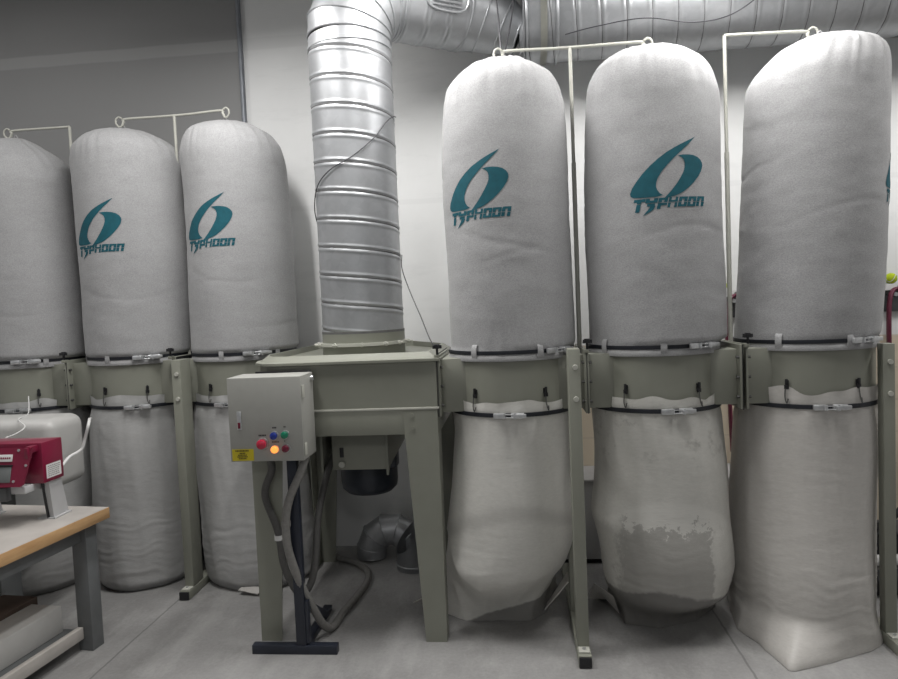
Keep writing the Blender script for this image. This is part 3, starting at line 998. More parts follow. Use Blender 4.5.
# inlet collar with clamp ring
b = BM(); lathe(b, -.815, 3.58, [(.222, 1.352), (.222, 1.485), (.212, 1.485), (.212, 1.352)], 64)
co = obj('inlet_collar', b, M['beige'], FH)
b = BM(); lathe(b, -.815, 3.58, [(.222, 1.408), (.240, 1.408), (.240, 1.424), (.222, 1.424)], 64)
ri = obj('clamp_ring', b, M['beige_light'], co)
for a in (-82, -60, -25, 10, 40, 62, 88, 180):
    b = BM()
    t_ = radians(a); d = V((sin(t_), -cos(t_), 0)); p = V((-.815, 3.58, 1.416))+d*.24
    cyl(b, p, p+d*.012, .012, n=8); cyl(b, p+d*.012, p+d*.03, .006, n=8)
    obj('clamp_bolt', b, M['beige_light'], ri)
b = BM(); box(b, fx1+.0005, fx1+.006, 3.10, 3.60, 1.075, 1.372, .002); obj('outlet_flange', b, M['darksteel'], FH)

# ------------------------------------------------------------------ ducts
def frame_of(d):
    d = d.normalized()
    ref = V((0, 0, 1)) if abs(d.z) < .9 else V((0, -1, 0))
    s = d.cross(ref).normalized()
    return s, s.cross(d)
def helix(p0, p1, R, pitch, hand=1, phase=0., a0=0, r=.0022):
    """dark line put in for the shade under the spiral lap"""
    p0, p1 = V(p0), V(p1); d = p1-p0; Lg = d.length; s, u = frame_of(d)
    pts_ = []
    n = int(Lg/pitch*64)
    for i in range(n+1):
        t = Lg*i/n
        a = -hand*2*pi*(t/pitch+phase)
        pts_.append(p0 + d*(t/Lg) + (s*cos(a)+u*sin(a))*R)
    return tube(BM(), pts_, r, 6)
def spiral_duct(p0, p1, R, pitch, rib=.0038, n=72, hand=1, phase=0., step=.005):
    p0, p1 = V(p0), V(p1); d = p1-p0; Lg = d.length; s, u = frame_of(d)
    b = BM(); N = int(Lg/step); rings = []
    for i in range(N+1):
        t = Lg*i/N
        ring = []
        for k in range(n):
            a = 2*pi*k/n
            f = (t/pitch + hand*a/(2*pi) + phase) % 1.0
            x = min(f, 1-f)*pitch            # distance to seam
            g = f*pitch                      # height above the seam
            r = R + rib*(math.exp(-((g-.012)/.006)**2) + .8*math.exp(-((pitch-g-.016)/.007)**2)) - .9*rib*math.exp(-(x/.0035)**2)
            ring.append(b.verts.new(p0 + d*(i/N) + s*r*cos(a) + u*r*sin(a)))
        rings.append(ring)
    for A, Bq in zip(rings, rings[1:]):
        for k in range(n):
            j = (k+1) % n
            b.faces.new((A[k], A[j], Bq[j], Bq[k]))
    return b
vd = thing('vertical_duct', (-.815, 3.58, 1.47), 'vertical spiral galvanised duct rising from the fan housing', 'duct')
obj('duct_pipe', spiral_duct((-.815, 3.58, 1.475), (-.815, 3.58, 3.02), .218, .145, hand=-1, phase=.25), M['galv'], vd, angle=60)
obj('lap_shade', helix((-.815, 3.58, 1.475), (-.815, 3.58, 3.02), .2155, .145, -1, .25, r=.003), M['seam'], vd, label='dark spiral line put in for the shade under the lap')
b = BM(); lathe(b, -.815, 3.58, [(.2185, 1.472), (.2225, 1.472), (.2225, 1.484), (.2185, 1.484)], 64); obj('end_band', b, M['seam'], vd)
b = BM(); lathe(b, -.815, 3.58, [(.217, 2.955), (.2235, 2.957), (.2235, 2.975), (.217, 2.978)], 64); obj('joint_band', b, M['galv'], vd)

def gored(pts, radii, cut=None, n=64):
    """mitred segments through a list of centre points"""
    pts = [V(p) for p in pts]
    b = BM(); rings = []
    for i, p in enumerate(pts):
        d0 = (pts[i]-pts[i-1]).normalized() if i else (pts[1]-pts[0]).normalized()
        d1 = (pts[i+1]-pts[i]).normalized() if i < len(pts)-1 else d0
        m = (d0+d1).normalized()
        ca = max(.5, m.dot(d0))
        ax = d0.cross(d1)
        if ax.length < 1e-5:
            ax = frame_of(d0)[0]
        ax.normalize()
        q = m.cross(ax).normalized()
        # keep a steady reference so the rings do not twist
        ref = V((0.3, -.9, .2))
        a0 = atan2((ref-m*ref.dot(m)).dot(q), (ref-m*ref.dot(m)).dot(ax))
        ring = []
        for k in range(n):
            a = a0 + 2*pi*k/n
            ring.append(b.verts.new(p + ax*radii[i]*cos(a) + q*radii[i]*sin(a)/ca))
        rings.append(ring)
    for A, Bq in zip(rings, rings[1:]):
        for k in range(n):
            j = (k+1) % n
            b.faces.new((A[k], A[j], Bq[j], Bq[k]))
    return b, rings
def seam_bands(rings_co, r, mat, parent, name='seam'):
    for ring in rings_co:
        b = BM(); tube(b, ring + [ring[0]], r, 8)
        obj(name, b, mat, parent)
def add_gored(t, pts, radii, name='segment_pipe', sb=.006):
    b, rings = gored(pts, radii)
    co_ = [[v.co.copy() for v in rg_] for rg_ in rings]
    obj(name, b, M['galv'], t, angle=12)
    seam_bands(co_, sb, M['galv'], t, 'standing_seam')

hd = V((.84, .54, 0)).normalized()
C0 = V((-.815, 3.58, 3.02)); rb = .25
el = thing('duct_elbow', tuple(C0), 'segmented galvanised elbow at the top of the vertical duct', 'duct')
pts = [C0 + V((0, 0, -.0))]
for k in range(0, 5):
    a = radians(11.25+22.5*k) if k < 4 else radians(90)
    pts.append(C0 + hd*rb*(1-cos(a)) + V((0, 0, rb*sin(a)+.02)))
add_gored(el, pts, [.219]*len(pts))
P1 = pts[-1]
P2 = P1 + hd*.40
dg = thing('branch_duct', tuple(P1), 'slanting galvanised branch duct with an oval hatch, between elbow and main duct', 'duct')
obj('duct_pipe', spiral_duct(P1, P2, .219, .13, hand=1), M['galv'], dg, angle=60)
ppts = [P2, P2+hd*.04, P2+V((.16, .06, -.03)), P2+V((.27, .08, -.09)), P2+V((.36, .085, -.13))]
rr = [.219, .219, .20, .16, .115]
b, rings = gored(ppts, rr)
co_ = [[v.co.copy() for v in r_] for r_ in rings]
obj('reducer', b, M['galv'], dg, angle=12)
seam_bands(co_, .006, M['galv'], dg, 'standing_seam')
P3 = ppts[-1]
b = BM(); cyl(b, P3, V((.20, P3.y, P3.z)), .114, n=48, cap=False); obj('stub_pipe', b, M['galv'], dg)
# oval inspection hatch on the front of the branch duct
s_, u_ = frame_of(hd)
nrm = V((-hd.y*-1, -hd.x, 0)); nrm = V((hd.y, -hd.x, 0))
hc = P1 + hd*.24
def on_duct(u, a, off): return hc + hd*u + (nrm*cos(a) + V((0, 0, 1))*sin(a))*(.219+off)
b = BM(); ring = []
for k in range(49):
    a = 2*pi*k/48
    cu, sv = cos(a), sin(a)
    ring.append(on_duct(.125*abs(cu)**.6*(1 if cu > 0 else -1), -.15 + .36*abs(sv)**.6*(1 if sv > 0 else -1), .006))
tube(b, ring, .007, 8)
ht = obj('hatch_rim', b, M['galv'], dg, label='oval inspection hatch rim')
for j in range(7):
    a = -.40 + j*.085
    b = BM(); tube(b, [on_duct(-.085, a, .006), on_duct(.085, a, .006)], .005, 6)
    obj('hatch_rib', b, M['galv'], ht)

mdy, mdz, mr = 4.0, 3.235, .25
md = thing('main_duct', (.14, mdy, mdz), 'large horizontal spiral galvanised duct running along the wall above the bags', 'duct')
obj('duct_pipe', spiral_duct((.12, mdy, mdz), (4.58, mdy, mdz), mr, .135, hand=1, step=.008), M['galv'], md, angle=60)
obj('lap_shade', helix((.12, mdy, mdz), (4.58, mdy, mdz), mr-.0015, .135, 1, 0, r=.0025), M['seam'], md, label='dark spiral line put in for the shade under the lap')
b = BM(); cyl(b, (.112, mdy, mdz), (.119, mdy, mdz), mr+.012, n=64); obj('end_plate', b, M['galv'], md)
for x in (.13, .30):
    b = BM(); tube(b, [V((x, mdy+(mr+.003)*cos(2*pi*k/64), mdz+(mr+.003)*sin(2*pi*k/64))) for k in range(65)], .009, 8)
    obj('joint_band', b, M['galv'], md)
for x in (.225, 2.2, 3.6):
    b = BM()
    a = [V((x, mdy+(mr+.006)*cos(t_), mdz+(mr+.006)*sin(t_))) for t_ in [pi + pi*k/30 for k in range(31)]]
    path = [V((x, mdy-mr-.006, 4.149))] + a + [V((x, mdy+mr+.006, 4.149))]
    va = [b.verts.new(p+V((-.018, 0, 0))) for p in path]; vb = [b.verts.new(p+V((.018, 0, 0))) for p in path]
    for k in range(len(path)-1): b.faces.new((va[k], va[k+1], vb[k+1], vb[k]))
    bmesh.ops.solidify(b, geom=b.faces[:], thickness=.003)
    obj('hanger_strap', b, M['beige_light'], md, label='pale hanger strap looped under the duct')

# wires on the ducts
def wire(name, pts, r, m, label, cat, n=8, k=8):
    b = BM(); tube(b, smooth_path(pts, k), r, n)
    o = obj(name, b, m, origin=pts[0])
    return props(o, label, cat)
def vdp(a, z, o=.009): return (-.815+(.218+o)*sin(radians(a)), 3.58-(.218+o)*cos(radians(a)), z)
wire('earth_wire', [vdp(100, 2.62), vdp(80, 2.60), vdp(62, 2.56), vdp(38, 2.46), vdp(10, 2.37), vdp(-22, 2.31), vdp(-50, 2.24), vdp(-75, 2.13), vdp(-100, 2.03)], .0028, M['wire'], 'thin dark earth wire slanting across the front of the vertical duct', 'wire')
wire('thin_cable', [vdp(95, 1.88), (-.575, 3.5, 1.80), (-.53, 3.44, 1.68), (-.46, 3.30, 1.55), (-.40, 3.16, 1.44), (-.362, 3.10, 1.395)], .0026, M['wire'], 'thin cable hanging from the vertical duct to the black knob on the fan housing', 'cable')
wire('duct_wire', [(.33, 3.72, 3.02), (.50, 3.72, 3.05), (.75, 3.715, 3.07), (1.0, 3.72, 3.03), (1.2, 3.73, 3.06), (1.38, 3.735, 3.18), (1.48, 3.74, 3.32)], .003, M['wire'], 'thin wire draped along the front of the main horizontal duct', 'wire')
wire('hanging_wire', [(.085, 3.70, 3.40), (.05, 3.60, 3.10), (.01, 3.42, 2.86), (.0, 3.37, 2.80)], .004, M['wire'], 'dark wire slanting down to the top of the filter bag beside the duct, right strand', 'wire')
wire('hanging_wire', [(-.05, 3.66, 3.40), (-.025, 3.55, 3.12), (-.015, 3.40, 2.87), (-.012, 3.37, 2.80)], .004, M['wire'], 'dark wire dropping to the top of the filter bag beside the duct, left strand', 'wire')

# ------------------------------------------------------------------ control cabinet on stand
CB = thing('control_panel', (-1.08, 2.99, 0), 'grey control cabinet with coloured buttons on a dark steel stand', 'control panel')
cx0, cx1, cy0, cy1, cz0, cz1 = -1.288, -.950, 2.885, 3.055, .937, 1.315
b = BM(); box(b, cx0, cx1, cy0, cy1, cz0, cz1, .004)
cb = obj('enclosure', b, M['cab'], CB)
b = BM(); box(b, cx0, cx1, cy0-.016, cy0-.002, cz0, cz1, .004)
dr = obj('door', b, M['cab'], CB)
fy = cy0-.016
b = BM(); box(b, -1.249, -1.228, fy-.004, fy-.0005, 1.082, 1.165, .002)
la = obj('latch', b, M['steel'], dr, label='flush steel door latch')
b = BM(); box(b, -1.245, -1.233, fy-.006, fy-.004, 1.088, 1.115, .001); obj('latch_insert', b, M['b_dark'], la)
for z in (1.245, .985):
    b = BM(); box(b, cx1+.0005, cx1+.006, cy0-.010, cy0+.022, z-.028, z+.028, .002)
    obj('hinge', b, M['beige_light'], CB)
b = BM(); cyl(b, (cx1+.0005, cy1-.03, 1.29), (cx1+.012, cy1-.03, 1.29), .012, n=12); obj('lug', b, M['steel'], CB)
b = BM(); box(b, cx0+.06, cx1-.01, cy1+.001, cy1+.012, cz1-.03, cz1+.008, .002); obj('mounting_plate', b, M['black'], CB)
for nm, x, z, r, mt, dome, lb in (('emergency_stop', -1.135, 1.018, .022, 'b_red', .022, 'red mushroom stop button'),
                              ('push_button', -1.080, 1.053, .0165, 'b_blue', .012, 'blue push button'),
                              ('push_button', -1.030, 1.056, .0165, 'b_green', .012, 'green push button'),
                              ('indicator_lamp', -1.079, .992, .0165, 'b_orange', .012, 'glowing orange indicator lamp'),
                              ('push_button', -1.029, .995, .0165, 'b_dark', .012, 'dark red push button')):
    b = BM(); cyl(b, (x, fy-.0005, z), (x, fy-.008, z), r*1.22, r*1.15, n=28)
    bz = obj('button_bezel', b, M['steel'], dr)
    b = BM()
    pr = [(r*.7, -.008), (r*.7, -.008-dome*.4), (r, -.008-dome*.45), (r*.98, -.008-dome*.8), (r*.7, -.008-dome), (.0005, -.008-dome*1.1)]
    rg = [[b.verts.new((x+q*cos(2*pi*k/28), fy+o, z+q*sin(2*pi*k/28))) for k in range(28)] for q, o in pr]
    for A, Bq in zip(rg, rg[1:]):
        for k in range(28):
            j = (k+1) % 28
            b.faces.new((A[k], A[j], Bq[j], Bq[k]))
    b.faces.new(rg[-1])
    obj(nm, b, M[mt], bz, label=lb)
b = BM()
random.seed(3)
for x, z, w in ((-1.135, 1.055, .036), (-1.078, 1.088, .020), (-1.031, 1.091, .010), (-1.079, 1.024, .040), (-1.030, 1.027, .012)):
    n_ = max(2, int(w/.006))
    for k in range(n_):
        xx = x-w/2+k*w/n_
        if random.random() < .85:
            box(b, xx, xx+w/n_*.68, fy-.0012, fy-.0004, z-.003, z+.003)
obj('button_captions', b, M['black'], dr)
b = BM(); box(b, -1.280, -1.180, fy-.0015, fy-.0004, .942, .994)
yl = obj('warning_sticker', b, M['yellow'], dr, label='yellow warning sticker')
b = BM()
for r_, (z, w) in enumerate(((.987, .068), (.976, .03), (.968, .046), (.960, .052), (.952, .036))):
    for k in range(int(w/.007)):
        x = -1.230-w/2+k*.007
        box(b, x, x+.005, fy-.0022, fy-.0016, z-(.0032 if r_ == 0 else .0022), z+(.0032 if r_ == 0 else .0022))
obj('sticker_text', b, M['black'], yl)
b = BM(); box(b, -1.068, -1.02, 2.965, 3.0, .04, cz0+.10, .003)
box(b, -1.068, -1.02, 3.0, 3.056, cz0-.02, cz0-.001, .002)
box(b, -1.068, -1.02, 3.056, 3.075, cz0-.02, cz1-.05, .002)
obj('post', b, M['navy'], CB)
b = BM(); box(b, -1.283, -.875, 2.962, 3.003, 0, .042, .002)
box(b, -1.065, -1.023, 3.003, 3.42, 0, .03, .002)
obj('foot', b, M['navy'], CB)
b = BM()
for s in (0,):
    P = [(-1.010, 3.0, .245), (-1.010, 3.0, .20), (-1.010, 3.26, .03), (-1.010, 3.32, .03)]
    va = [b.verts.new(p) for p in P]; vb = [b.verts.new((p[0]+.005, p[1], p[2])) for p in P]
    for k in range(4):
        j = (k+1) % 4
        b.faces.new((va[k], va[j], vb[j], vb[k]))
    b.faces.new(va); b.faces.new(vb)
box(b, -1.0195, -1.005, 2.97, 3.0, .05, .25)
obj('brace', b, M['navy'], CB)

def conduit(pts, r, label, mt='conduit'):
    t_ = thing('flexible_conduit', pts[0], label, 'flexible conduit', 'grey flexible conduits of the control cabinet')
    sp = smooth_path(pts, 30)
    b = BM(); tube(b, sp, r, 14, rib=.09)
    obj('hose', b, M[mt], t_, angle=60)
    return t_, sp
c1, sp = conduit([(-1.150, 2.97, .937), (-1.16, 3.02, .86), (-1.215, 3.06, .73), (-1.165, 3.07, .55), (-1.15, 3.08, .39), (-1.12, 3.09, .29), (-1.085, 3.10, .235), (-1.04, 3.12, .262), (-1.012, 3.14, .372), (-.995, 3.18, .60), (-.965, 3.30, .80), (-.95, 3.42, .86)], .017, 'dark conduit looping from the cabinet back up to the motor', 'conduit_dark')
b = BM(); p = V((-1.163, 3.072, .52)); cyl(b, p+V((0, 0, -.012)), p+V((0, 0, .012)), .021, n=14); obj('tie', b, M['white'], c1, label='white cable tie')
c2, sp = conduit([(-.973, 2.965, .937), (-1.00, 2.955, .86), (-1.055, 2.940, .74), (-1.075, 2.935, .63), (-1.07, 2.94, .50), (-1.035, 2.985, .32), (-1.0, 3.05, .17), (-.975, 3.12, .06), (-.955, 3.20, .0205), (-.945, 3.35, .019), (-.92, 3.54, .019), (-.905, 3.74, .019), (-.94, 3.90, .019), (-1.04, 4.03, .019), (-1.16, 4.10, .02), (-1.20, 4.14, .02)], .018, 'grey conduit hanging in front of the stand and curling over the floor')
b = BM(); p = V((-1.075, 2.936, .63)); cyl(b, p+V((0, 0, -.012)), p+V((0, 0, .012)), .022, n=14); obj('tie', b, M['conduit'], c2, label='grey cable tie')

# ------------------------------------------------------------------ loose duct pieces on the floor
le = thing('loose_duct_elbow', (-.86, 4.15, 0), 'segmented galvanised duct elbow lying arched on the floor behind the fan stand', 'duct')
pts = [(-.965, 4.17, .012)]
for k in range(6):
    a = radians(172-32.8*k)
    pts.append((-.835+.13*cos(a), 4.17, .05+.135*sin(a)))
pts.append((-.705, 4.17, .012))
add_gored(le, pts, [.094]*len(pts), sb=.004)
lp = thing('loose_duct_piece', (-.66, 4.0, 0), 'short galvanised duct offcut with slanted cut end, standing behind the right fan leg', 'duct')
b = BM(); n = 40
px, py, pr = -.665, 3.99, .105
r0 = [b.verts.new((px+pr*cos(2*pi*k/n), py+pr*sin(2*pi*k/n), .002)) for k in range(n)]
r1 = [b.verts.new((px+pr*cos(2*pi*k/n), py+pr*sin(2*pi*k/n), .215+.09*cos(2*pi*k/n)+.05*sin(2*pi*k/n))) for k in range(n)]
for k in range(n):
    b.faces.new((r0[k], r0[(k+1) % n], r1[(k+1) % n], r1[k]))
bmesh.ops.solidify(b, geom=b.faces[:], thickness=.003)
obj('pipe_wall', b, M['galv'], lp)
b = BM(); tube(b, [V((px+(pr+.002)*cos(2*pi*k/n), py+(pr+.002)*sin(2*pi*k/n), .035)) for k in range(n+1)], .005, 8); obj('bead', b, M['galv'], lp)

# ------------------------------------------------------------------ workbench (turned a few degrees)
BR = Matrix.Translation((-2.033, 3.10, 0)) @ Matrix.Rotation(radians(-6.0), 4, 'Z')   # local origin: far right corner, x to the left is negative, y towards the camera negative
def bb(x0, x1, y0, y1, z0, z1, bev=.003, bm=None):
    bm = bm or BM()
    return box(bm, x0, x1, y0, y1, z0, z1, bev, BR)
WB = thing('workbench', tuple(BR @ V((-.35, -.8, 0))), 'workbench with a worn wooden top and grey steel frame at the left edge', 'workbench')
TOPZ = .672
obj('tabletop_core', bb(-.72, 0, -1.6, 0, .618, TOPZ-.001, .002), M['wood'], WB, label='orange-brown wooden edge of the top')
obj('top_surface', bb(-.718, -.002, -1.598, -.002, TOPZ-.0008, TOPZ, 0), M['benchtop'], WB, label='dusty worn top surface')
for x, y in ((-.120, -.125), (-.70, -.125), (-.120, -1.55), (-.70, -1.55)):
    obj('leg', bb(x, x+.08, y, y+.075, 0, .617), M['bench_frame'], WB)
obj('side_rail', bb(-.095, -.07, -1.48, -.12, .535, .617), M['bench_frame'], WB)
obj('end_rail', bb(-.64, -.14, -.095, -.07, .535, .617), M['bench_frame'], WB)
obj('shelf', bb(-.71, -.116, -1.5, -.13, .085, .105), M['bench_frame'], WB)
obj('shelf_lip', bb(-.115, -.085, -1.5, -.128, .06, .118), M['benchtop'], WB, label='pale worn front lip of the shelf')

ct = obj('carton', bb(-.34, -.17, -.95, -.16, .107, .235, .004), M['card_white'], WB); ct.parent = None
ct.location = V(WB.location)
props(ct, 'long white carton lying on the bench shelf', 'carton')
cb2 = obj('cardboard_box', bb(-.56, -.36, -.85, -.10, .107, .245, .004), M['card_brown'], WB); cb2.parent = None
cb2.location = V(WB.location)
props(cb2, 'dark brown cardboard box on the bench shelf behind the white carton', 'carton')

# ------------------------------------------------------------------ red machine on the bench
RM = thing('red_machine', (-2.40, 2.92, TOPZ), 'small red machine with a tilted guard on a grey metal bed, standing on the workbench', 'machine')
rx1 = -2.182
b = BM(); box(b, -2.62, rx1, 2.855, 2.995, .858, 1.047, .004); obj('red_housing', b, M['red'], RM)
b = BM()   # tilted guard plate
tilt = Matrix.Translation((-2.192, 2.815, 1.035)) @ Matrix.Rotation(radians(-14), 4, 'X') @ Matrix.Rotation(radians(4), 4, 'Z')
P = [(-.40, 0), (0, 0), (-.028, -.165), (-.04, -.175), (-.40, -.175)]
va = [b.verts.new(tilt @ V((x, -.006, z))) for x, z in P]; vb = [b.verts.new(tilt @ V((x, .006, z))) for x, z in P]
for k in range(5):
    j = (k+1) % 5
    b.faces.new((va[k], va[j], vb[j], vb[k]))
b.faces.new(va); b.faces.new(vb)
gd = obj('guard', b, M['red'], RM, label='tilted red guard plate')
b = BM(); box(b, -.19, -.085, -.0095, -.0065, -.062, -.030, .001, tilt); nl = obj('name_plate', b, M['white'], gd)
b = BM()
for k in range(9): box(b, -.178+k*.0098, -.171+k*.0098, -.0105, -.0097, -.05, -.042, 0, tilt)
obj('plate_text', b, M['red'], nl)
b = BM(); box(b, -.24, -.085, -.0095, -.0065, -.155, -.085, .002, tilt); obj('window', b, M['glassy'], gd, label='grey viewing window')
b = BM(); box(b, -.25, -.080, -.012, -.0065, -.084, -.076, .001, tilt); obj('window_bar', b, M['black'], gd)
for x, z in ((-.06, -.012), (-.07, -.15), (-.02, -.08)):
    b = BM(); cyl(b, tilt @ V((x, -.010, z)), tilt @ V((x, -.006, z)), .006, n=10)
    obj('screw', b, M['steel'], gd)
b = BM(); box(b, -2.225, -2.197, 2.805, 2.853, 1.01, 1.04, .003); box(b, -2.222, -2.204, 2.795, 2.82, .985, 1.035, .003); obj('hinge', b, M['red'], RM)
b = BM(); box(b, rx1+.0005, rx1+.0015, 2.875, 2.975, .875, .94); wl = obj('data_label', b, M['white'], RM, label='white data label on the end')
b = BM()
random.seed(5)
for r_ in range(6):
    z = .93-.009*r_
    y = 2.885
    while y < 2.96:
        w = random.uniform(.004, .012)
        box(b, rx1+.0016, rx1+.002, y, y+w, z-.0018, z+.0018)
        y += w+.004
obj('label_text', b, M['conduit'], wl)
b = BM(); box(b, -2.75, -2.235, 2.80, 2.96, .825, .857, .003); obj('metal_bed', b, M['greybox'], RM)
b = BM(); box(b, -2.75, -2.30, 2.765, 2.798, .80, .862, .003); obj('bed_rail', b, M['rail'], RM)
for x in (-2.215, -2.56):
    b = BM()
    P = [(x, 2.90, .857), (x, 2.985, .857), (x-.005, 3.03, TOPZ+.008), (x-.005, 2.925, TOPZ+.008)]
    va = [b.verts.new(p) for p in P]; vb = [b.verts.new((p[0]+.022, p[1], p[2])) for p in P]
    for k in range(4):
        j = (k+1) % 4
        b.faces.new((va[k], va[j], vb[j], vb[k]))
    b.faces.new(va); b.faces.new(vb)
    box(b, x-.06, x+.03, 2.915, 3.035, TOPZ, TOPZ+.008, .001)
    obj('support_leg', b, M['greybox'], RM)
b = BM(); tube(b, [V((-2.222, 2.895, .85)), V((-2.222, 2.92, TOPZ+.004))], .006, 6); obj('dark_edge', b, M['black'], RM)

HD = thing('moulded_cover', (-2.62, 3.38, 0), 'large pale grey rounded moulded machine cover behind the red machine', 'machine cover')
b = BM(); box(b, -3.1, -2.40, 3.22, 3.50, .72, 1.095, .055, None, 6)
for v in b.verts:
    if v.co.x > -2.5: v.co.z -= .02*(v.co.x+2.5)/.25 if v.co.z > .95 else 0
    v.co += V((0, 0, .006*noise.noise(v.co*6)))
obj('hood', b, M['hood'], HD, angle=60)
b = BM(); box(b, -3.0, -2.80, 3.24, 3.44, 0, .75, .01); obj('pedestal', b, M['bench_frame'], HD)
wire('white_cable', [(-2.20, 3.00, .90), (-2.225, 3.06, .905), (-2.245, 3.13, .92), (-2.215, 3.18, .945), (-2.20, 3.19, .99), (-2.176, 3.2, 1.082), (-2.33, 3.43, 1.06), (-2.47, 3.65, 1.03)], .0075, M['white'], 'white cable rising from the red machine past the grey cover', 'cable')
wire('power_cable', [(-2.85, 3.655, 1.17), (-2.70, 3.45, 1.100), (-2.60, 3.25, 1.098), (-2.52, 3.19, 1.07), (-2.48, 3.08, 1.055), (-2.46, 2.98, 1.052)], .003, M['white'], 'thin pale cord lying over the grey cover', 'cord')

# ------------------------------------------------------------------ back wall things
b = BM(); box(b, .17, 1.95, 4.03, 4.36, .03, .50, .006)
LK = thing('low_cabinet', (1.0, 4.2, 0), 'low grey cabinet against the wall behind the right-row bags', 'cabinet')
obj('body', b, M['greybox'], LK)
b = BM(); box(b, .19, 1.93, 4.06, 4.34, 0, .03); obj('plinth', b, M['black'], LK)
b = BM(); box(b, .165, 1.955, 4.02, 4.365, .501, .52, .003); obj('top', b, M['greybox'], LK)

RL = thing('tool_rail', (2.0, 4.36, 1.44), 'dark grey tool rail fixed to the wall behind the rightmost bag', 'rail')
b = BM(); box(b, 1.22, 3.6, 4.338, 4.368, 1.445, 1.612, .003); obj('rail_board', b, M['rail'], RL)
b = BM(); box(b, 1.22, 3.6, 4.30, 4.338, 1.598, 1.612, .002); obj('rail_ledge', b, M['rail'], RL)
for x in (1.36, 2.31):
    b = BM(); box(b, x-.07, x+.07, 4.296, 4.2995, 1.576, 1.614)
    lb = obj('paper_label', b, M['white'], RL, label='white paper label on the rail')
    b = BM(); cyl(b, (x+.01, 4.2945, 1.595), (x+.01, 4.2958, 1.595), .011, n=16); obj('label_mark', b, M['conduit'], lb)
for x, lab in ((2.285, 'yellow-green ball on the tool rail at the right edge'), (1.292, 'yellow-green ball on the tool rail, mostly hidden between the two rightmost bags')):
    b = BM(); bmesh.ops.create_uvsphere(b, u_segments=28, v_segments=18, radius=.033)
    bmesh.ops.translate(b, verts=b.verts, vec=(x, 4.318, 1.646))
    bt = thing('ball', (x, 4.318, 1.613), lab, 'ball', 'balls on the tool rail')
    obj('felt', b, M['ball'], bt)
    b = BM(); tube(b, [V((x+.0335*cos(t_), 4.318+.0335*sin(t_)*cos(.9*sin(2*t_)), 1.646+.0335*sin(t_)*sin(.9*sin(2*t_)))) for t_ in [2*pi*k/48 for k in range(49)]], .0016, 6)
    obj('seam', b, M['white'], bt)
def hose_loop(x, z0, label, cat='hose'):
    b = BM()
    tube(b, smooth_path([(x-.03, 4.25, .62), (x-.045, 4.24, 1.0), (x-.05, 4.24, 1.35), (x-.035, 4.255, 1.52), (x+.0, 4.27, 1.58), (x+.035, 4.26, 1.55), (x+.03, 4.245, 1.35), (x+.05, 4.24, 1.0), (x+.09, 4.24, .70), (x+.10, 4.25, .60)], 10), .02, 12, flat=.6)
    o = obj('hanging_hose', b, M['burgundy'], origin=(x, 4.25, .6))
    return props(o, label, cat, 'burgundy hoses hanging from the tool rail')
hose_loop(2.28, 0, 'burgundy hose looped over the tool rail at the right edge')
hose_loop(1.345, 0, 'burgundy hose glimpsed between the two rightmost bags')
for x in (2.28, 1.345):
    b = BM(); cyl(b, (x, 4.25, 1.55), (x, 4.338, 1.56), .012, n=12); obj('peg', b, M['steel'], RL)

pi_ = BM(); cyl(pi_, (-1.722, 4.352, 1.0), (-1.722, 4.352, 4.149), .016, n=16)
cp = obj('conduit_pipe', pi_, M['pipe'], origin=(-1.722, 4.352, 1.0))
props(cp, 'grey conduit pipe running up the back wall left of the duct', 'pipe')

# right corner floor clutter
b = BM(); cyl(b, (1.83, 3.95, .045), (3.4, 4.02, .045), .03, n=20)
props(obj('white_tube', b, M['white'], origin=(2.2, 3.98, 0)), 'white tube lying on the floor at the right edge', 'tube')
b = BM()
tube(b, smooth_path([(1.80, 3.62, .06), (1.95, 3.62, .065), (2.5, 3.66, .065), (3.2, 3.7, .065)], 10), .06, 16, rib=.12)
props(obj('ribbed_hose', b, M['roll'], origin=(2.2, 3.65, 0)), 'dark ribbed hose lying on the floor in front of the white tube', 'hose')
b = BM(); box(b, 1.98, 3.2, 4.14, 4.34, 0, .13, .01)
TR = thing('dark_floor_tray', (2.6, 4.24, 0), 'dark low tray on the floor under the tool rail', 'tray')
obj('tray_body', b, M['roll'], TR)
b = BM(); box(b, 1.97, 3.21, 4.13, 4.35, .131, .15, .004); obj('tray_lid', b, M['rail'], TR)
b = BM(); tube(b, smooth_path([(1.98, 4.06, .02), (2.0, 4.02, .17), (2.12, 3.98, .30), (2.25, 3.96, .46), (2.35, 3.98, .70)], 8), .02, 12)
props(obj('dark_hose', b, M['roll'], origin=(2.1, 4.0, .2)), 'thin dark hose slanting up beside the right-hand post', 'hose')

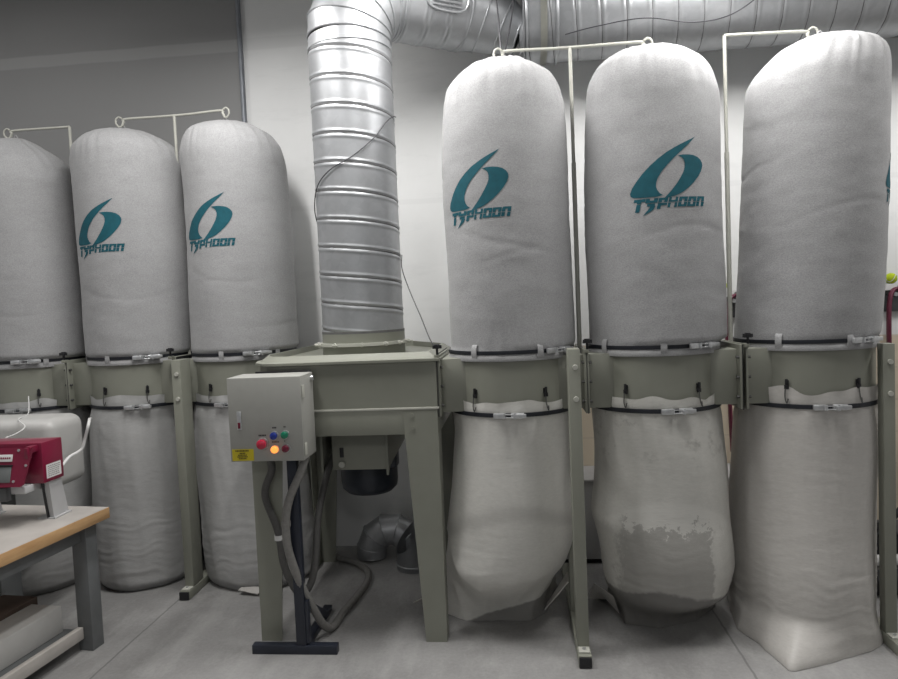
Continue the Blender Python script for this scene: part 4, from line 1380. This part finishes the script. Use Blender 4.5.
# ------------------------------------------------------------------ lights
def area(name, loc, size, power, col=(1, .985, .965), rot=(0, 0, 0), spread=180):
    l = bpy.data.lights.new(name, 'AREA')
    l.shape = 'RECTANGLE'; l.size, l.size_y = size
    l.energy = power; l.color = col; l.spread = radians(spread)
    o = bpy.data.objects.new(name, l); COL.objects.link(o)
    o.location = loc; o.rotation_euler = [radians(a) for a in rot]
    return o
area('strip_lamp_right', (1.03, 2.95, 3.36), (.12, 1.1), 30)
area('strip_lamp_middle', (-.40, 2.85, 3.40), (.12, 1.1), 24)
area('strip_lamp_left', (-1.45, 2.75, 3.46), (.12, 1.1), 30)
area('strip_lamp_far_right', (2.7, 3.0, 3.38), (.12, 1.1), 26)
area('strip_lamp_far_left', (-3.5, 2.5, 3.9), (.12, 1.1), 22)
area('front_fill_right', (1.0, -3.7, 4.1), (.3, 1.2), 40)  # unseen fill lamp, added to lift the fronts and the space under the fan
area('front_fill_left', (-1.6, -3.7, 4.1), (.3, 1.2), 36)  # second added fill, also out of view behind the camera

w = bpy.data.worlds.new('world'); SC.world = w; w.use_nodes = True
bg = w.node_tree.nodes['Background']
bg.inputs['Color'].default_value = (.9, .95, 1, 1)
bg.inputs['Strength'].default_value = .10

# ------------------------------------------------------------------ camera
cam = bpy.data.cameras.new('camera')
cam.sensor_fit = 'HORIZONTAL'; cam.sensor_width = 36
cam.lens = 670/898*36
co = bpy.data.objects.new('camera', cam); COL.objects.link(co)
yaw, pit, rol = radians(5.6), radians(2.95), radians(2.45)
fw = V((-sin(yaw)*cos(pit), cos(yaw)*cos(pit), -sin(pit)))
r0 = V((cos(yaw), sin(yaw), 0)); u0 = r0.cross(fw)
rt = r0*cos(rol) - u0*sin(rol); up = r0*sin(rol) + u0*cos(rol)
mw = Matrix.Identity(4)
for i, c in enumerate((rt, up, -fw)):
    for j in range(3): mw[j][i] = c[j]
mw.translation = (0, 0, 1.6)
co.matrix_world = mw
SC.camera = co

SC.view_settings.view_transform = 'Standard'
SC.view_settings.look = 'None'
SC.view_settings.gamma = 1
SC.view_settings.use_curve_mapping = False
SC.view_settings.exposure = 0.32
for o in bpy.data.objects:
    if 'base' in o: del o['base']
